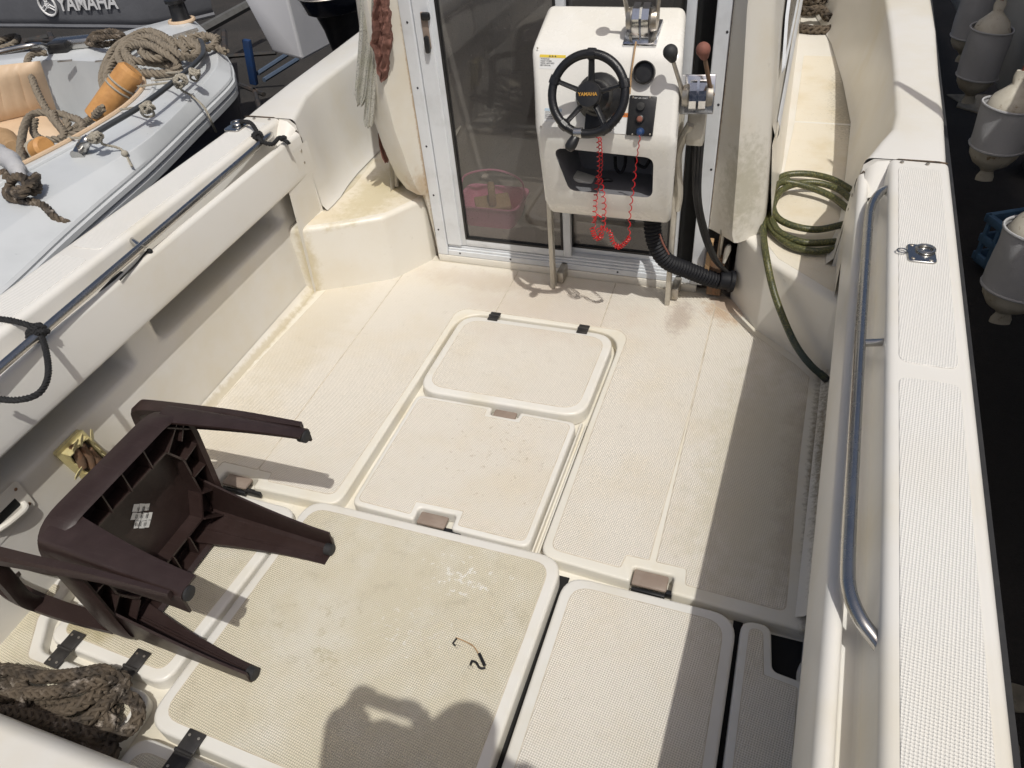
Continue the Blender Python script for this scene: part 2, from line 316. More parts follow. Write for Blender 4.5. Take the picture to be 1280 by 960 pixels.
def rope(path, r, pitch=None, strands=3, bm=None, n=5, braid=False, mi=0):
    """laid or braided rope: real strands wound round the path"""
    bm = bm or BM(); pitch = pitch or r*5.5; pts = resample(spline(path, 10), pitch/7)
    tot = 0; fr = []; X = None
    for i, p in enumerate(pts):
        d = (pts[min(i+1, len(pts)-1)]-pts[max(i-1, 0)])
        if d.length < 1e-9: d = Vector((1, 0, 0))
        d.normalize()
        if X is None: X, Y = frame_axes(d)
        else: X = (X-d*X.dot(d)).normalized(); Y = d.cross(X)
        if i: tot += (p-pts[i-1]).length
        fr.append((p, X.copy(), Y.copy(), tot))
    sets = [(1, k) for k in range(strands)] + ([(-1, k) for k in range(strands)] if braid else [])
    for sg, k in sets:
        ph = 2*math.pi*k/strands; q = []
        for p, X, Y, s in fr:
            a = sg*2*math.pi*s/pitch + ph
            rr = r*(0.56 if braid else 0.54)*(1+(0.16*math.sin(2*a*strands/2) if braid else 0))
            q.append(p+(X*math.cos(a)+Y*math.sin(a))*rr)
        tube(q, r*(0.50 if braid else 0.50), n, bm, mi=mi)
    return bm
def plait(path, r, bm=None):
    """plaited rope: overlapping stitches in four rows, mirrored row to row"""
    bm = bm or BM(); step = r*0.62; pts = resample(spline(path, 10), step); X = None
    tube(pts, r*0.55, 6, bm)
    base = []
    for i in range(5):
        a = -math.pi/2+math.pi*i/4; base.append((math.cos(a), math.sin(a)))
    for i, p in enumerate(pts):
        d = pts[min(i+1, len(pts)-1)]-pts[max(i-1, 0)]
        if d.length < 1e-9: continue
        d.normalize()
        if X is None: X, Y = frame_axes(d)
        else: X = (X-d*X.dot(d)).normalized(); Y = d.cross(X)
        for k in range(6):
            if (i+k) % 2: continue
            a = math.pi/3*k; N_ = X*math.cos(a)+Y*math.sin(a); T_ = N_.cross(d); sg = 1 if k % 2 else -1
            L_ = (d*0.80+T_*sg*0.60).normalized(); W_ = N_.cross(L_); c = p+N_*r*0.62
            rings = []
            for (ca, sa) in base: rings.append([bm.verts.new(c+L_*sa*r*0.98+(W_*math.cos(t)*0.40+N_*math.sin(t)*0.36)*max(ca, 0.05)*r) for t in [2*math.pi*q/6 for q in range(6)]])
            for r0, r1 in zip(rings, rings[1:]):
                for q in range(6): bm.faces.new((r0[q], r0[(q+1) % 6], r1[(q+1) % 6], r1[q]))
    return bm
def lathe(prof, c, axis=(0, 0, 1), n=24, bm=None, mi=0, mis=None):
    bm = bm or BM(); X, Y = frame_axes(Vector(axis)); A = Vector(axis).normalized(); c = Vector(c); rings = []
    for r, h in prof:
        rings.append([bm.verts.new(c+A*h+(X*math.cos(2*math.pi*k/n)+Y*math.sin(2*math.pi*k/n))*max(r, 1e-4)) for k in range(n)])
    for i in range(len(rings)-1):
        for k in range(n):
            f = bm.faces.new((rings[i][k], rings[i][(k+1) % n], rings[i+1][(k+1) % n], rings[i+1][k])); f.material_index = mis[i] if mis else mi
    for rg in (rings[0][::-1], rings[-1]):
        f = bm.faces.new(rg); f.material_index = mi
    return bm
def offset_poly(poly, d):
    N = len(poly); area = sum(poly[i][0]*poly[(i+1) % N][1]-poly[(i+1) % N][0]*poly[i][1] for i in range(N))
    s = 1 if area > 0 else -1; out = []
    for i in range(N):
        p0, p1, p2 = Vector(poly[i-1][:2]), Vector(poly[i][:2]), Vector(poly[(i+1) % N][:2])
        a = (p1-p0).normalized(); b = (p2-p1).normalized(); n1 = Vector((-a.y, a.x))*s; n2 = Vector((-b.y, b.x))*s
        m = (n1+n2); m = m/(1+n1.dot(n2)) if 1+n1.dot(n2) > 0.05 else n1
        out.append((p1.x+m.x*d, p1.y+m.y*d) + ((poly[i][2],) if len(poly[i]) > 2 else ()))
    return out
def round_poly(poly, r, seg=6):
    N = len(poly); out = []
    for i in range(N):
        p0, p1, p2 = Vector(poly[i-1][:2]), Vector(poly[i][:2]), Vector(poly[(i+1) % N][:2])
        rr = poly[i][2] if len(poly[i]) > 2 else r
        a = (p0-p1); b = (p2-p1); la, lb = a.length, b.length; a.normalize(); b.normalize()
        ang = a.angle(b)
        if rr <= 0 or ang > 3.1: out.append(p1); continue
        t = min(rr/math.tan(ang/2), la*0.48, lb*0.48)
        s, e = p1+a*t, p1+b*t
        for k in range(seg+1):
            u = k/seg; out.append(s*(1-u)**2+p1*2*u*(1-u)+e*u*u)
    return out
def slab(poly2, z0, z1, bv=0.0, seg=3, bm=None, mi=0, botbevel=False):
    """extruded outline with the upper edge rounded"""
    b = BM(); vs = [b.verts.new((p[0], p[1], z1)) for p in poly2]; f = b.faces.new(vs)
    b.normal_update()
    if f.normal.z < 0: f.normal_flip()
    r = bmesh.ops.extrude_face_region(b, geom=[f]); nv = [e for e in r['geom'] if isinstance(e, bmesh.types.BMVert)]
    for v in nv: v.co.z = z0
    b.normal_update()
    if bv > 0:
        es = [e for e in b.edges if all(abs(v.co.z-z1) < 1e-6 for v in e.verts) and len(e.link_faces) == 2 and e.calc_face_angle(0) > 0.5]
        bmesh.ops.bevel(b, geom=es, offset=bv, segments=seg, affect='EDGES', profile=0.5, clamp_overlap=True)
    bmesh.ops.triangulate(b, faces=[f for f in b.faces if len(f.verts) > 4])
    if bm is None: return b
    return join(bm, b, mi)
def sweep(stations, bm=None, mi=0, closed=False):
    """skin a list of equally long point rows"""
    bm = bm or BM(); rows = [[bm.verts.new(p) for p in s] for s in stations]
    for a, b in zip(rows, rows[1:]):
        rng = range(len(a)) if closed else range(len(a)-1)
        for k in rng:
            f = bm.faces.new((a[k], a[(k+1) % len(a)], b[(k+1) % len(a)], b[k])); f.material_index = mi
    return bm
def sphere(c, r, bm=None, mi=0, u=16, v=10, sc3=(1, 1, 1)):
    b = BM(); bmesh.ops.create_uvsphere(b, u_segments=u, v_segments=v, radius=1)
    for q in b.verts: q.co = Vector((q.co.x*r*sc3[0], q.co.y*r*sc3[1], q.co.z*r*sc3[2]))+Vector(c)
    if bm is None: return b
    return join(bm, b, mi)
def text_mesh(s, size, o, X, Y, depth=0.0005, bold=0.0, shear=0.0, align='CENTER'):
    cu = bpy.data.curves.new('t', 'FONT'); cu.body = s; cu.size = size; cu.extrude = depth; cu.offset = bold; cu.shear = shear
    cu.align_x = align; cu.align_y = 'CENTER'
    ob = bpy.data.objects.new('t', cu); sc.collection.objects.link(ob)
    me = bpy.data.meshes.new_from_object(ob.evaluated_get(bpy.context.evaluated_depsgraph_get()))
    bpy.data.objects.remove(ob); X = Vector(X).normalized(); Y = Vector(Y).normalized(); Z = X.cross(Y)
    m = Matrix(((X.x, Y.x, Z.x, o[0]), (X.y, Y.y, Z.y, o[1]), (X.z, Y.z, Z.z, o[2]), (0, 0, 0, 1)))
    b = BM(); b.from_mesh(me); bmesh.ops.transform(b, matrix=m, verts=b.verts); return b
def axes_R(X, Y, Z): return Matrix(((X[0], Y[0], Z[0]), (X[1], Y[1], Z[1]), (X[2], Y[2], Z[2])))

# ================================================================ setting
XC = -0.775; GZ = -0.95
g = BM(); gv = [g.verts.new(p) for p in ((-80, -60, GZ), (80, -60, GZ), (80, 120, GZ), (-80, 120, GZ))]; g.faces.new(gv)
tag(obj('ground', g, 'asphalt'), None, None, kind='structure')

# ================================================================ the boat
boat = thing('fishing_boat', 'cream fibreglass fishing boat with open cockpit, deck hatches, steering console and sliding cabin door', 'boat', (XC, 1.5, 0))
def add(name, bm, m, smooth=35, parent=None, label=None): return obj(name, bm, m, parent or boat, smooth, label)

# ---- base pan under the lids
add('bilge_pan', slab([(-1.86, -1.2), (0.31, -1.2), (0.31, 2.7), (-1.86, 2.7)], -0.09, -0.045), 'deckgel')
# ---- fore deck with the hatch well cut out of it
well = [(-1.115, 1.0, 0), (-1.10, 1.75, 0), (-1.118, 2.235, 0.10), (-0.425, 2.228, 0.10), (-0.435, 1.75, 0), (-0.448, 1.0, 0)]
notchL = [(-1.53, 1.16, 0.01), (-1.53, 1.205, 0.012), (-1.42, 1.205, 0.012), (-1.42, 1.16, 0.01)]
deck_out = [(-1.835, 1.165, 0), (-1.555, 1.165, 0.01), (-1.555, 1.205, 0.012), (-1.425, 1.205, 0.012), (-1.425, 1.168, 0.01), (-1.117, 1.175, 0.05),
            (-1.118, 1.75, 0), (-1.120, 2.220, 0.12), (-0.458, 2.222, 0.12), (-0.462, 1.75, 0), (-0.464, 1.172, 0.05),
            (-0.200, 1.158, 0.01), (-0.200, 1.208, 0.012), (-0.088, 1.208, 0.012), (-0.088, 1.153, 0.01), (0.262, 1.135, 0.02),
            (0.29, 2.2, 0), (0.0, 2.45, 0), (-0.15, 2.60, 0), (-1.42, 2.60, 0), (-1.50, 2.52, 0), (-1.84, 2.28, 0)]
add('fore_deck', slab(round_poly(deck_out, 0, 6), -0.045, 0.0, 0.010, 3), 'deckgel')
def tread(poly, z, m='tread', th=0.0016, parent=None, rr=0.02):
    rp = round_poly(poly, rr, 5); b = slab(rp, z, z+th, 0.0008, 1)
    join(b, slab([tuple(p) for p in offset_poly([tuple(p) for p in rp], -0.0022)], z-0.001, z+0.0004), 1)
    return add('tread_panel', b, [m, 'grime'], parent=parent)
# deck tread fields, divided by smooth seams
LT = [(-1.785, 1.215), (-1.60, 1.215, 0.01), (-1.60, 2.34, 0.01), (-1.785, 2.235)]
tread([(-1.79, 1.205), (-1.592, 1.205, 0.01), (-1.588, 1.240, 0.01), (-1.452, 1.240), (-1.485, 2.455), (-1.52, 2.40), (-1.62, 2.325), (-1.76, 2.25, 0.04)], 0, rr=0.006)
tread([(-1.447, 1.240), (-1.395, 1.240, 0.01), (-1.390, 1.205, 0.01), (-1.150, 1.210, 0.03), (-1.142, 1.75), (-1.144, 2.21, 0.10), (-1.11, 2.243, 0.05), (-0.985, 2.243), (-0.992, 2.552), (-1.40, 2.552), (-1.43, 2.53), (-1.481, 2.46)], 0, rr=0.004)
tread([(-0.981, 2.243), (-0.553, 2.243), (-0.563, 2.552), (-0.987, 2.552)], 0, rr=0.003)
tread([(-0.549, 2.243), (-0.47, 2.243, 0.05), (-0.436, 2.205, 0.08), (-0.440, 1.75), (-0.436, 1.202, 0.03), (-0.235, 1.194, 0.01), (-0.228, 1.240, 0.01), (-0.164, 1.240), (-0.150, 1.9), (-0.150, 2.485), (-0.21, 2.552), (-0.559, 2.552)], 0, rr=0.004)
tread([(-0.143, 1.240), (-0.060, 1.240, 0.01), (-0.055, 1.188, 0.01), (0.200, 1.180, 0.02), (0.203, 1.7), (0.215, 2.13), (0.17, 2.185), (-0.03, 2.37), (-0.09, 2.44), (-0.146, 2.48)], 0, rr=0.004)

def lid(poly, z, th=0.045, bv=0.010, inset=0.032, m='tread', rr=0.06, label=None, irr=0.03):
    l = add('hatch_lid', slab(round_poly(poly, rr, 8), z-th, z, bv, 4), 'lid', label=label)
    ip = offset_poly(poly, inset); ip = [(p[0], p[1], max(0.006, (p[2] if len(p) > 2 else rr)-inset*0.6)) for p in ip]
    tread(ip, z, m, parent=l, rr=irr)
    return l
# centre hatches
front = lid([(-1.098, 1.722), (-0.482, 1.732), (-0.478, 2.196), (-1.100, 2.190)], 0.012, 0.052, rr=0.085, label='raised front hatch lid nearest the cabin door')
# (x, y) outline with finger notches fore and aft
mid = lid([(-1.082, 1.195, 0.03), (-0.865, 1.190, 0.012), (-0.868, 1.240, 0.015), (-0.745, 1.243, 0.015), (-0.742, 1.190, 0.012), (-0.500, 1.187, 0.03),
           (-0.500, 1.716, 0.03), (-0.700, 1.716, 0.012), (-0.703, 1.680, 0.015), (-0.800, 1.680, 0.015), (-0.803, 1.716, 0.012), (-1.088, 1.712, 0.03)], 0.0, 0.04, m='tread', inset=0.018, label='middle hatch lid with a finger notch at each end')
# side channels of the well: drain gutter lip on the right
add('gutter_lip', slab(round_poly([(-0.494, 1.15), (-0.488, 1.15), (-0.488, 1.74), (-0.494, 1.74)], 0), -0.045, -0.022, 0.004), 'gelpan')
add('gutter_lip', slab(round_poly([(-0.478, 1.15), (-0.472, 1.15), (-0.472, 1.74), (-0.478, 1.74)], 0), -0.045, -0.030, 0.003), 'gelpan')
# aft lids
left = lid([(-1.675, 0.545, 0.05), (-1.262, 0.530, 0.05), (-1.225, 1.130, 0.06), (-1.66, 1.135, 0.03)], 0.0, 0.05, m='tread_big', label='left aft hatch lid under the overturned chair')
big = lid([(-1.24, 0.43, 0.07), (-0.395, 0.40, 0.05), (-0.387, 1.172, 0.07), (-1.205, 1.170, 0.07)], 0.014, 0.06, m='tread_big', label='largest lid, stained tan, in the middle aft')
right = lid([(-0.375, -0.2, 0.05), (0.075, -0.2, 0.05), (0.088, 1.138, 0.07), (-0.375, 1.138, 0.07)], -0.006, 0.045, label='right aft hatch lid, half in shade')
small = lid([(0.098, -0.2, 0.02), (0.262, -0.2, 0.01), (0.262, 1.000, 0.01), (0.182, 1.010, 0.02), (0.170, 1.132, 0.03), (0.098, 1.130, 0.035)], -0.004, 0.045, inset=0.022, irr=0.012, label='narrow right lid notched round the drain hole')
# left aft ledge where the rope lies, and pan pieces round it
ledge = lid([(-1.84, -0.2, 0.0), (-1.262, -0.2, 0.02), (-1.275, 0.505, 0.05), (-1.665, 0.515, 0.05), (-1.72, 0.60, 0.06), (-1.74, 0.72, 0.03), (-1.84, 0.72, 0.0)], -0.004, 0.04, m='tread_big', inset=0.03, label='left aft ledge under the coiled rope')
aftl = lid([(-1.255, -0.4, 0.02), (-0.395, -0.4, 0.02), (-0.400, 0.385, 0.05), (-1.25, 0.415, 0.06)], -0.006, 0.045, m='tread_big')
add('gutter_strip', slab([(-1.84, 0.72), (-1.70, 0.72), (-1.68, 1.16), (-1.84, 1.16)], -0.045, -0.006, 0.006), 'gelpan')
b = sweep([[Vector((x, y, z)) for y, z in ((-0.75, -0.02), (-0.74, 0.27), (-0.72, 0.296), (-0.70, 0.30), (0.255, 0.30), (0.272, 0.292), (0.288, 0.272), (0.296, 0.25), (0.300, -0.02))] for x in (-1.83, -1.2, -0.6, 0.0, 0.28)]); add('transom_ledge', b, 'gel', 50)
# drain hole (dark sump) at the right
b = BM()
box((0.222, 1.07, -0.0445), (0.10, 0.12, 0.006), bm=b); add('drain_sump', b, 'matte')
b = lathe([(0.001, 0), (0.036, 0), (0.036, 0.006), (0.028, 0.008), (0.026, 0.003), (0.001, 0.003)], (0.259, 1.03, -0.012), (-1, 0, 0.35), 24); add('drain_ring', b, 'lid')
b = BM(); box((0.092, 0.4, -0.044), (0.024, 1.5, 0.004), bm=b); add('lid_gap', b, 'matte')
b = BM(); box((-0.383, 0.4, -0.044), (0.03, 1.5, 0.004), bm=b); add('lid_gap', b, 'matte')
# latches in the notches
def latch(x, y, z, w=0.085, d=0.042, slot=True):
    b = BM(); box((x, y, z-0.006), (w, d, 0.012), bv=0.006, bm=b)
    l = add('latch', b, 'latch')
    b = BM(); box((x+w*0.78, y-d*0.15-0.012, z-0.018), (w*0.62, 0.014, 0.022), bv=0.003, bm=b)
    box((x, y-d*0.5-0.004, z-0.022), (w*0.96, 0.012, 0.018), bv=0.003, bm=b)
    add('catch', b, 'black', parent=l)
latch(-0.752, 1.692, -0.006, 0.082, 0.05)
latch(-0.812, 1.212, -0.008, 0.092, 0.045)
latch(-0.149, 1.182, -0.006, 0.096, 0.05)
latch(-1.498, 1.185, -0.008, 0.092, 0.045)
def hinge(x, y, z, w, l, rot=0.0):
    R = Matrix.Rotation(rot, 3, 'Z'); b = BM(); c = Vector((x, y, z))
    for s in (-1, 1): box(c+R@Vector((0, s*l*0.26, 0.003)), (w, l*0.47, 0.006), R, 0.0025, 2, b)
    a = R@Vector((w*0.5, 0, 0)); tube([c-a+Vector((0, 0, 0.006)), c+a+Vector((0, 0, 0.006))], 0.0048, 8, b)
    h = add('hinge', b, 'hinge')
    if l > 0.06:
        for s in (-1, 1):
            for t in (-0.25, 0.25): obj('screw', lathe([(0.0035, 0.0055), (0.0035, 0.0075), (0.001, 0.008)], c+R@Vector((t*w*1.1, s*l*0.36, 0)), (0, 0, 1), 8), M['steel_old'], h)
p = P(618, 397, z=0.01); hinge(p.x, p.y, 0.013, 0.042, 0.052, 0.0)
p = P(729, 413, z=0.01); hinge(p.x, p.y, 0.013, 0.042, 0.052, 0.0)
p = P(82, 812, z=0.004); hinge(p.x, p.y, 0.004, 0.045, 0.105, -0.05)
p = P(164, 836, z=0.004); hinge(p.x, p.y, 0.004, 0.045, 0.105, -0.05)
p = P(231, 942, z=0.012); hinge(p.x, p.y, 0.014, 0.05, 0.105, -0.05)

# ---- the two sides: hull, gunwale, rail groove, coaming, inner wall
def dd(y): return 0.032*(y-1.7)
def side_pt(sg, d, y, z): return Vector((XC+sg*(d+dd(y)), y, z))
YS = [-1.2, -0.4, 0.4, 0.9, 1.3, 1.7, 2.0, 2.2, 2.372]
def arc(cx, cz, r, a0, a1, n=5): return [(cx+r*math.cos(math.radians(a0+(a1-a0)*k/n)), cz+r*math.sin(math.radians(a0+(a1-a0)*k/n))) for k in range(n+1)]
GUN = [(0.70, -0.80), (1.02, -0.55), (1.16, -0.15), (1.222, 0.40), (1.228, 0.600)] + [(1.232, 0.66)] + arc(1.212, 0.670, 0.020, 0, 90) + [(1.09, 0.692)] + arc(1.083, 0.674, 0.018, 90, 180) + [(1.060, 0.60)] + arc(1.050, 0.600, 0.010, 0, -90, 3)[1:]
COAM = [(1.050, 0.590), (1.030, 0.590)] + [(1.024, 0.596), (1.022, 0.618)] + arc(1.006, 0.626, 0.016, 20, 175, 6) + [(0.985, 0.50)] + arc(0.995, 0.484, 0.011, 180, 270, 3) + [(1.045, 0.470)]
for sg in (-1, 1):
    nm = ''
    add('gunwale', sweep([[side_pt(sg, d, y, z) for d, z in GUN] for y in YS]), 'gel', 40)
    add('coaming', sweep([[side_pt(sg, d, y, z) for d, z in COAM] for y in YS]), 'gel', 40)
    # rub rail
    add('rub_rail', sweep([[side_pt(sg, d, y, z) for d, z in ((1.226, 0.60), (1.250, 0.605), (1.256, 0.63), (1.248, 0.655), (1.230, 0.658))] for y in YS + [2.8, 3.3, 3.8, 4.6, 5.6, 6.6]]), 'rubber')
    # tread on the gunwale top, in two fields
    for (y0, y1) in ((-1.2, 1.335), (1.385, 2.325)):
        q = [(XC+sg*(1.090+dd(y0)), y0), (XC+sg*(1.204+dd(y0)), y0), (XC+sg*(1.204+dd(y1)), y1), (XC+sg*(1.090+dd(y1)), y1)]
        add('gunwale_tread', slab(round_poly(q, 0.025, 5), 0.691, 0.6935, 0.001, 1), 'tread_gun')
# inner walls; the left one has two storage pockets under the overhang
def inner_wall(sg, pockets):
    """cockpit side; moulded storage pockets run back under the overhang"""
    def sm(x): x = max(0.0, min(1.0, x)); return x*x*(3-2*x)
    ys = [-1.2, -0.6, 0.0, 0.4] + [0.5+0.02*k for k in range(86)] + [2.24, 2.30]
    zs = [-0.045, 0.05, 0.15, 0.25, 0.29, 0.32, 0.333, 0.338, 0.343, 0.348, 0.353, 0.358, 0.363, 0.368, 0.375, 0.39, 0.42, 0.45, 0.475, 0.50]
    st = []
    for y in ys:
        row = []
        for z in zs:
            d = 1.047+0.012*min(z, 0.475)/0.475
            for p0, p1 in pockets: d += 0.15*sm((z-0.333)/0.034)*sm((y-p0)/0.045)*sm((p1-y)/0.045)
            row.append(side_pt(sg, d, y, z))
        st.append(row)
    add('inner_wall', sweep(st), 'gel', 80)
    add('wall_cove', sweep([[side_pt(sg, d, y, z) for d, z in ((1.046, 0.030), (1.036, 0.012), (1.022, 0.004), (1.012, -0.003))] for y in [1.17, 1.5, 1.9, 2.27]]), 'gelpan')
inner_wall(-1, ((0.62, 1.285), (1.41, 2.20)))
inner_wall(1, ((0.62, 1.285), (1.41, 2.20)))

# ---- forward bulwarks with the side decks and steps
def lerp(a, b, t): return a+(b-a)*t
ST = {  # y: (outer d, inner top d, wall mid d, wall base d, top z)
 2.376: (1.246, 1.075, 1.006, 1.000, 0.692), 2.43: (1.249, 1.040, 1.010, 1.000, 0.694), 2.50: (1.252, 1.062, 1.03, 1.005, 0.696), 2.60: (1.256, 1.098, 1.065, 1.025, 0.698), 2.72: (1.262, 1.112, 1.085, 1.04, 0.700),
 3.1: (1.272, 1.117, 1.09, 1.055, 0.704), 3.6: (1.292, 1.115, 1.09, 1.07, 0.71), 4.1: (1.300, 1.105, 1.08, 1.03, 0.715), 4.7: (1.26, 1.05, 1.02, 0.96, 0.725), 5.5: (1.12, 0.90, 0.87, 0.80, 0.74), 6.6: (0.78, 0.58, 0.52, 0.45, 0.76)}
for sg in (-1, 1):
    rows = []
    for y, (o, i, wm_, wb, zt) in sorted(ST.items()):
        if y < 2.4: i = 1.02
        pr = [(o-0.5, -0.8), (o-0.2, -0.55), (o-0.07, -0.15), (o-0.008, 0.40), (o, 0.66)] + [(o-0.02+0.02*math.cos(a), zt-0.02+0.02*math.sin(a)) for a in (0.5, 1.0, 1.57)]
        pr += [(i+0.022, zt)] + [(i+0.02-0.02*math.sin(a), zt-0.02+0.02*math.cos(a)) for a in (0.5, 1.0, 1.5)]
        pr += [(lerp(i, wm_, 0.5), zt-0.09), (wm_, 0.50), (lerp(wm_, wb, 0.5), 0.40), (wb, 0.33), (wb-0.02, 0.305)]
        rows.append([Vector((XC+sg*d, y, z)) for d, z in pr])
    add('bulwark', sweep(rows), 'gel', 50)
    # end face of the bulwark above the cockpit joint
    e = BM(); e.faces.new([e.verts.new(Vector((XC+sg*d, 2.375, z))) for d, z in ((1.246, 0.66), (1.23, 0.690), (1.045, 0.690), (1.02, 0.67), (1.01, 0.50), (1.0, 0.30), (1.0, 0.0), (1.06, 0.0), (1.24, 0.0))]); add('bulwark_end', e, 'gel', None)
    # wall piece from the joint down to the step
    add('corner_wall', sweep([[Vector((XC+sg*d, y, z)) for d, z in ((1.008, 0.60), (1.004, 0.50), (1.012, 0.30), (1.022, 0.10), (1.030, -0.04))] for y in (2.20, 2.29, 2.40)]), 'gel')
    # dark caulked joint line across the gunwale
    j = tube([side_pt(sg, d, 2.374, z) for d, z in ((1.226, 0.69), (1.20, 0.6935), (1.09, 0.6935), (1.060, 0.680), (1.045, 0.645), (1.03, 0.63), (1.002, 0.648), (0.990, 0.62), (0.985, 0.50))], 0.0024, 6)
    add('joint_seam', j, 'seam')
    for (d, z) in ((1.17, 0.695), (1.10, 0.695)):
        add('screw', sphere(side_pt(sg, d, 2.355, z), 0.006, u=8, v=6, sc3=(1, 1, .5)), 'steel_old')
    for z in (0.58, 0.53):
        add('screw', sphere(side_pt(sg, 0.985, 2.345, z), 0.006, u=8, v=6, sc3=(.5, 1, 1)), 'steel_old')
for sg in (-1, 1):
    add('joint_fillet', sweep([[side_pt(sg, d, y, z) for d, y, z in ((1.000, 2.377, 0.600), (1.010, 2.377, 0.660), (1.035, 2.377, 0.684), (1.085, 2.377, 0.690))], [side_pt(sg, d, y, z) for d, y, z in ((1.000, 2.33, 0.590), (1.008, 2.335, 0.640), (1.034, 2.34, 0.658), (1.072, 2.35, 0.672))], [side_pt(sg, d, y, z) for d, y, z in ((1.005, 2.26, 0.580), (1.014, 2.27, 0.606), (1.035, 2.28, 0.612), (1.062, 2.30, 0.620))]]), 'gel', 60)
# bulwark top: smooth field outline on the right is a fine seam
# side decks / steps
def step(sg):
    f = lambda px, py: P(px, py, z=0.3)
    if sg > 0: pol = [(0.30, 2.14, 0), (0.243, 2.165, 0.02), (0.155, 2.245, 0.03), (0.016, 2.365, 0.05), (-0.10, 2.555, 0.05), (-0.105, 2.70, 0), (-0.10, 2.9, 0), (-0.10, 3.6, 0), (-0.10, 4.6, 0), (-0.15, 5.6, 0), (-0.3, 6.6, 0), (0.0, 6.6, 0), (0.15, 5.5, 0), (0.33, 4.6, 0), (0.42, 3.5, 0), (0.38, 2.5, 0)]
    else: pol = [(-1.90, 2.20, 0), (-1.80, 2.215, 0.02), (-1.66, 2.285, 0.06), (-1.50, 2.38, 0.08), (-1.40, 2.555, 0.03), (-1.40, 2.85, 0), (-1.55, 2.86, 0), (-1.57, 3.6, 0), (-1.55, 4.6, 0), (-1.50, 5.6, 0), (-1.25, 6.6, 0), (-1.55, 6.6, 0), (-1.7, 5.5, 0), (-1.88, 4.6, 0), (-1.97, 3.5, 0), (-1.93, 2.5, 0)]
    add('side_deck', slab(round_poly(pol, 0.0, 5), -0.045, 0.30, 0.022, 4), 'gelpan', label='right side deck with the hose on it' if sg > 0 else 'left corner step')
    if sg > 0:
        for q in (((0.24, 2.21), (0.155, 2.29), (0.05, 2.385, 0.03), (-0.05, 2.58, 0.02), (0.01, 2.62), (0.02, 2.9), (0.265, 2.9), (0.25, 2.4)),
                  ((0.02, 2.92), (0.035, 3.58), (0.275, 3.58), (0.265, 2.92)), ((0.035, 3.60), (0.03, 4.5), (0.24, 4.5), (0.28, 3.9), (0.275, 3.60))):
            add('side_deck_tread', slab(round_poly([x if len(x) > 2 else (*x, 0.012) for x in q], 0.01, 4), 0.3, 0.3012, 0.0006, 1), M['side_tread'])
    else:
        add('side_deck_tread', slab(round_poly([(-1.79, 2.245, 0.02), (-1.66, 2.315, 0.05), (-1.50, 2.42, 0.06), (-1.43, 2.56, 0.02), (-1.43, 2.82, 0.02), (-1.57, 2.84, 0.02), (-1.60, 3.6), (-1.80, 3.6), (-1.79, 2.9), (-1.755, 2.6)], 0.01, 4), 0.3, 0.3012, 0.0006, 1), M['side_tread'])
M['side_tread'] = mat('side_deck_tread', (0.72, 0.66, 0.54), 0.55, col2=(0.62, 0.52, 0.34), nscale=5, nmix=0.6, bump=0.0012, bscale=320,
    dirt=((0.16, 0.14, 0.10), 60, 0.60, 0.70, 0.6), stains=(((0.27, 3.95, 0.3), (0.12, 0.7, 0.1), 90, (0.20, 0.18, 0.13), 0.6), ((-1.62, 2.6, 0.3), (0.16, 0.5, 0.1), 30, (0.50, 0.42, 0.22), 0.55)))
step(1); step(-1)

# ---- cabin bulkhead wings beside the door (left edge curls in above the step)
# rows bottom-to-top: (z, outer x, ridge x); mirrored on the right
def wing(sg):
    rowsL = [(0.02, -1.368, -1.364), (0.12, -1.372, -1.366), (0.26, -1.385, -1.372), (0.325, -1.400, -1.375), (0.345, -1.47, -1.378), (0.40, -1.505, -1.385), (0.46, -1.522, -1.395), (0.53, -1.540, -1.405), (0.63, -1.556, -1.425), (0.80, -1.552, -1.438), (1.07, -1.530, -1.440), (1.5, -1.49, -1.42), (2.0, -1.44, -1.39)]
    rowsR = [(0.29, -0.022, -0.110), (0.32, -0.018, -0.120), (0.40, -0.022, -0.125), (0.56, -0.034, -0.132), (0.80, -0.056, -0.146), (1.07, -0.086, -0.166), (1.5, -0.12, -0.18), (2.0, -0.14, -0.195)]
    st = []
    for z, xo, xr in (rowsL if sg < 0 else rowsR):
        xi = -1.366 if sg < 0 else -0.212
        w = abs(xo-xi); prot = 0.085*min(1, w/0.16)
        lean = 0.0
        yb = 2.563
        r = [(xi, yb), (lerp(xi, xr, 0.12), yb-0.006), (lerp(xi, xr, 0.85), yb-prot*0.82), (xr, yb-prot), (lerp(xr, xo, 0.15), yb-prot*0.97), (lerp(xr, xo, 0.80), yb-prot*0.35), (lerp(xr, xo, 0.95), yb-prot*0.18), (xo, yb+0.01), (xo+sg*0.004, yb+0.05)]
        far = -1.53 if sg < 0 else 0.0
        xx = xo if (sg > 0 or z > 0.5) else xo
        r += [(xx+sg*0.004, (yb+0.10) if (sg > 0 or z < 0.34) else 3.2)]
        st.append([Vector((x, y, z)) for x, y in r])
    add('bulkhead_wing', sweep(st), 'bulk', 40, label='%s bulkhead moulding beside the cabin door' % ('left' if sg < 0 else 'right'))
wing(-1); wing(1)
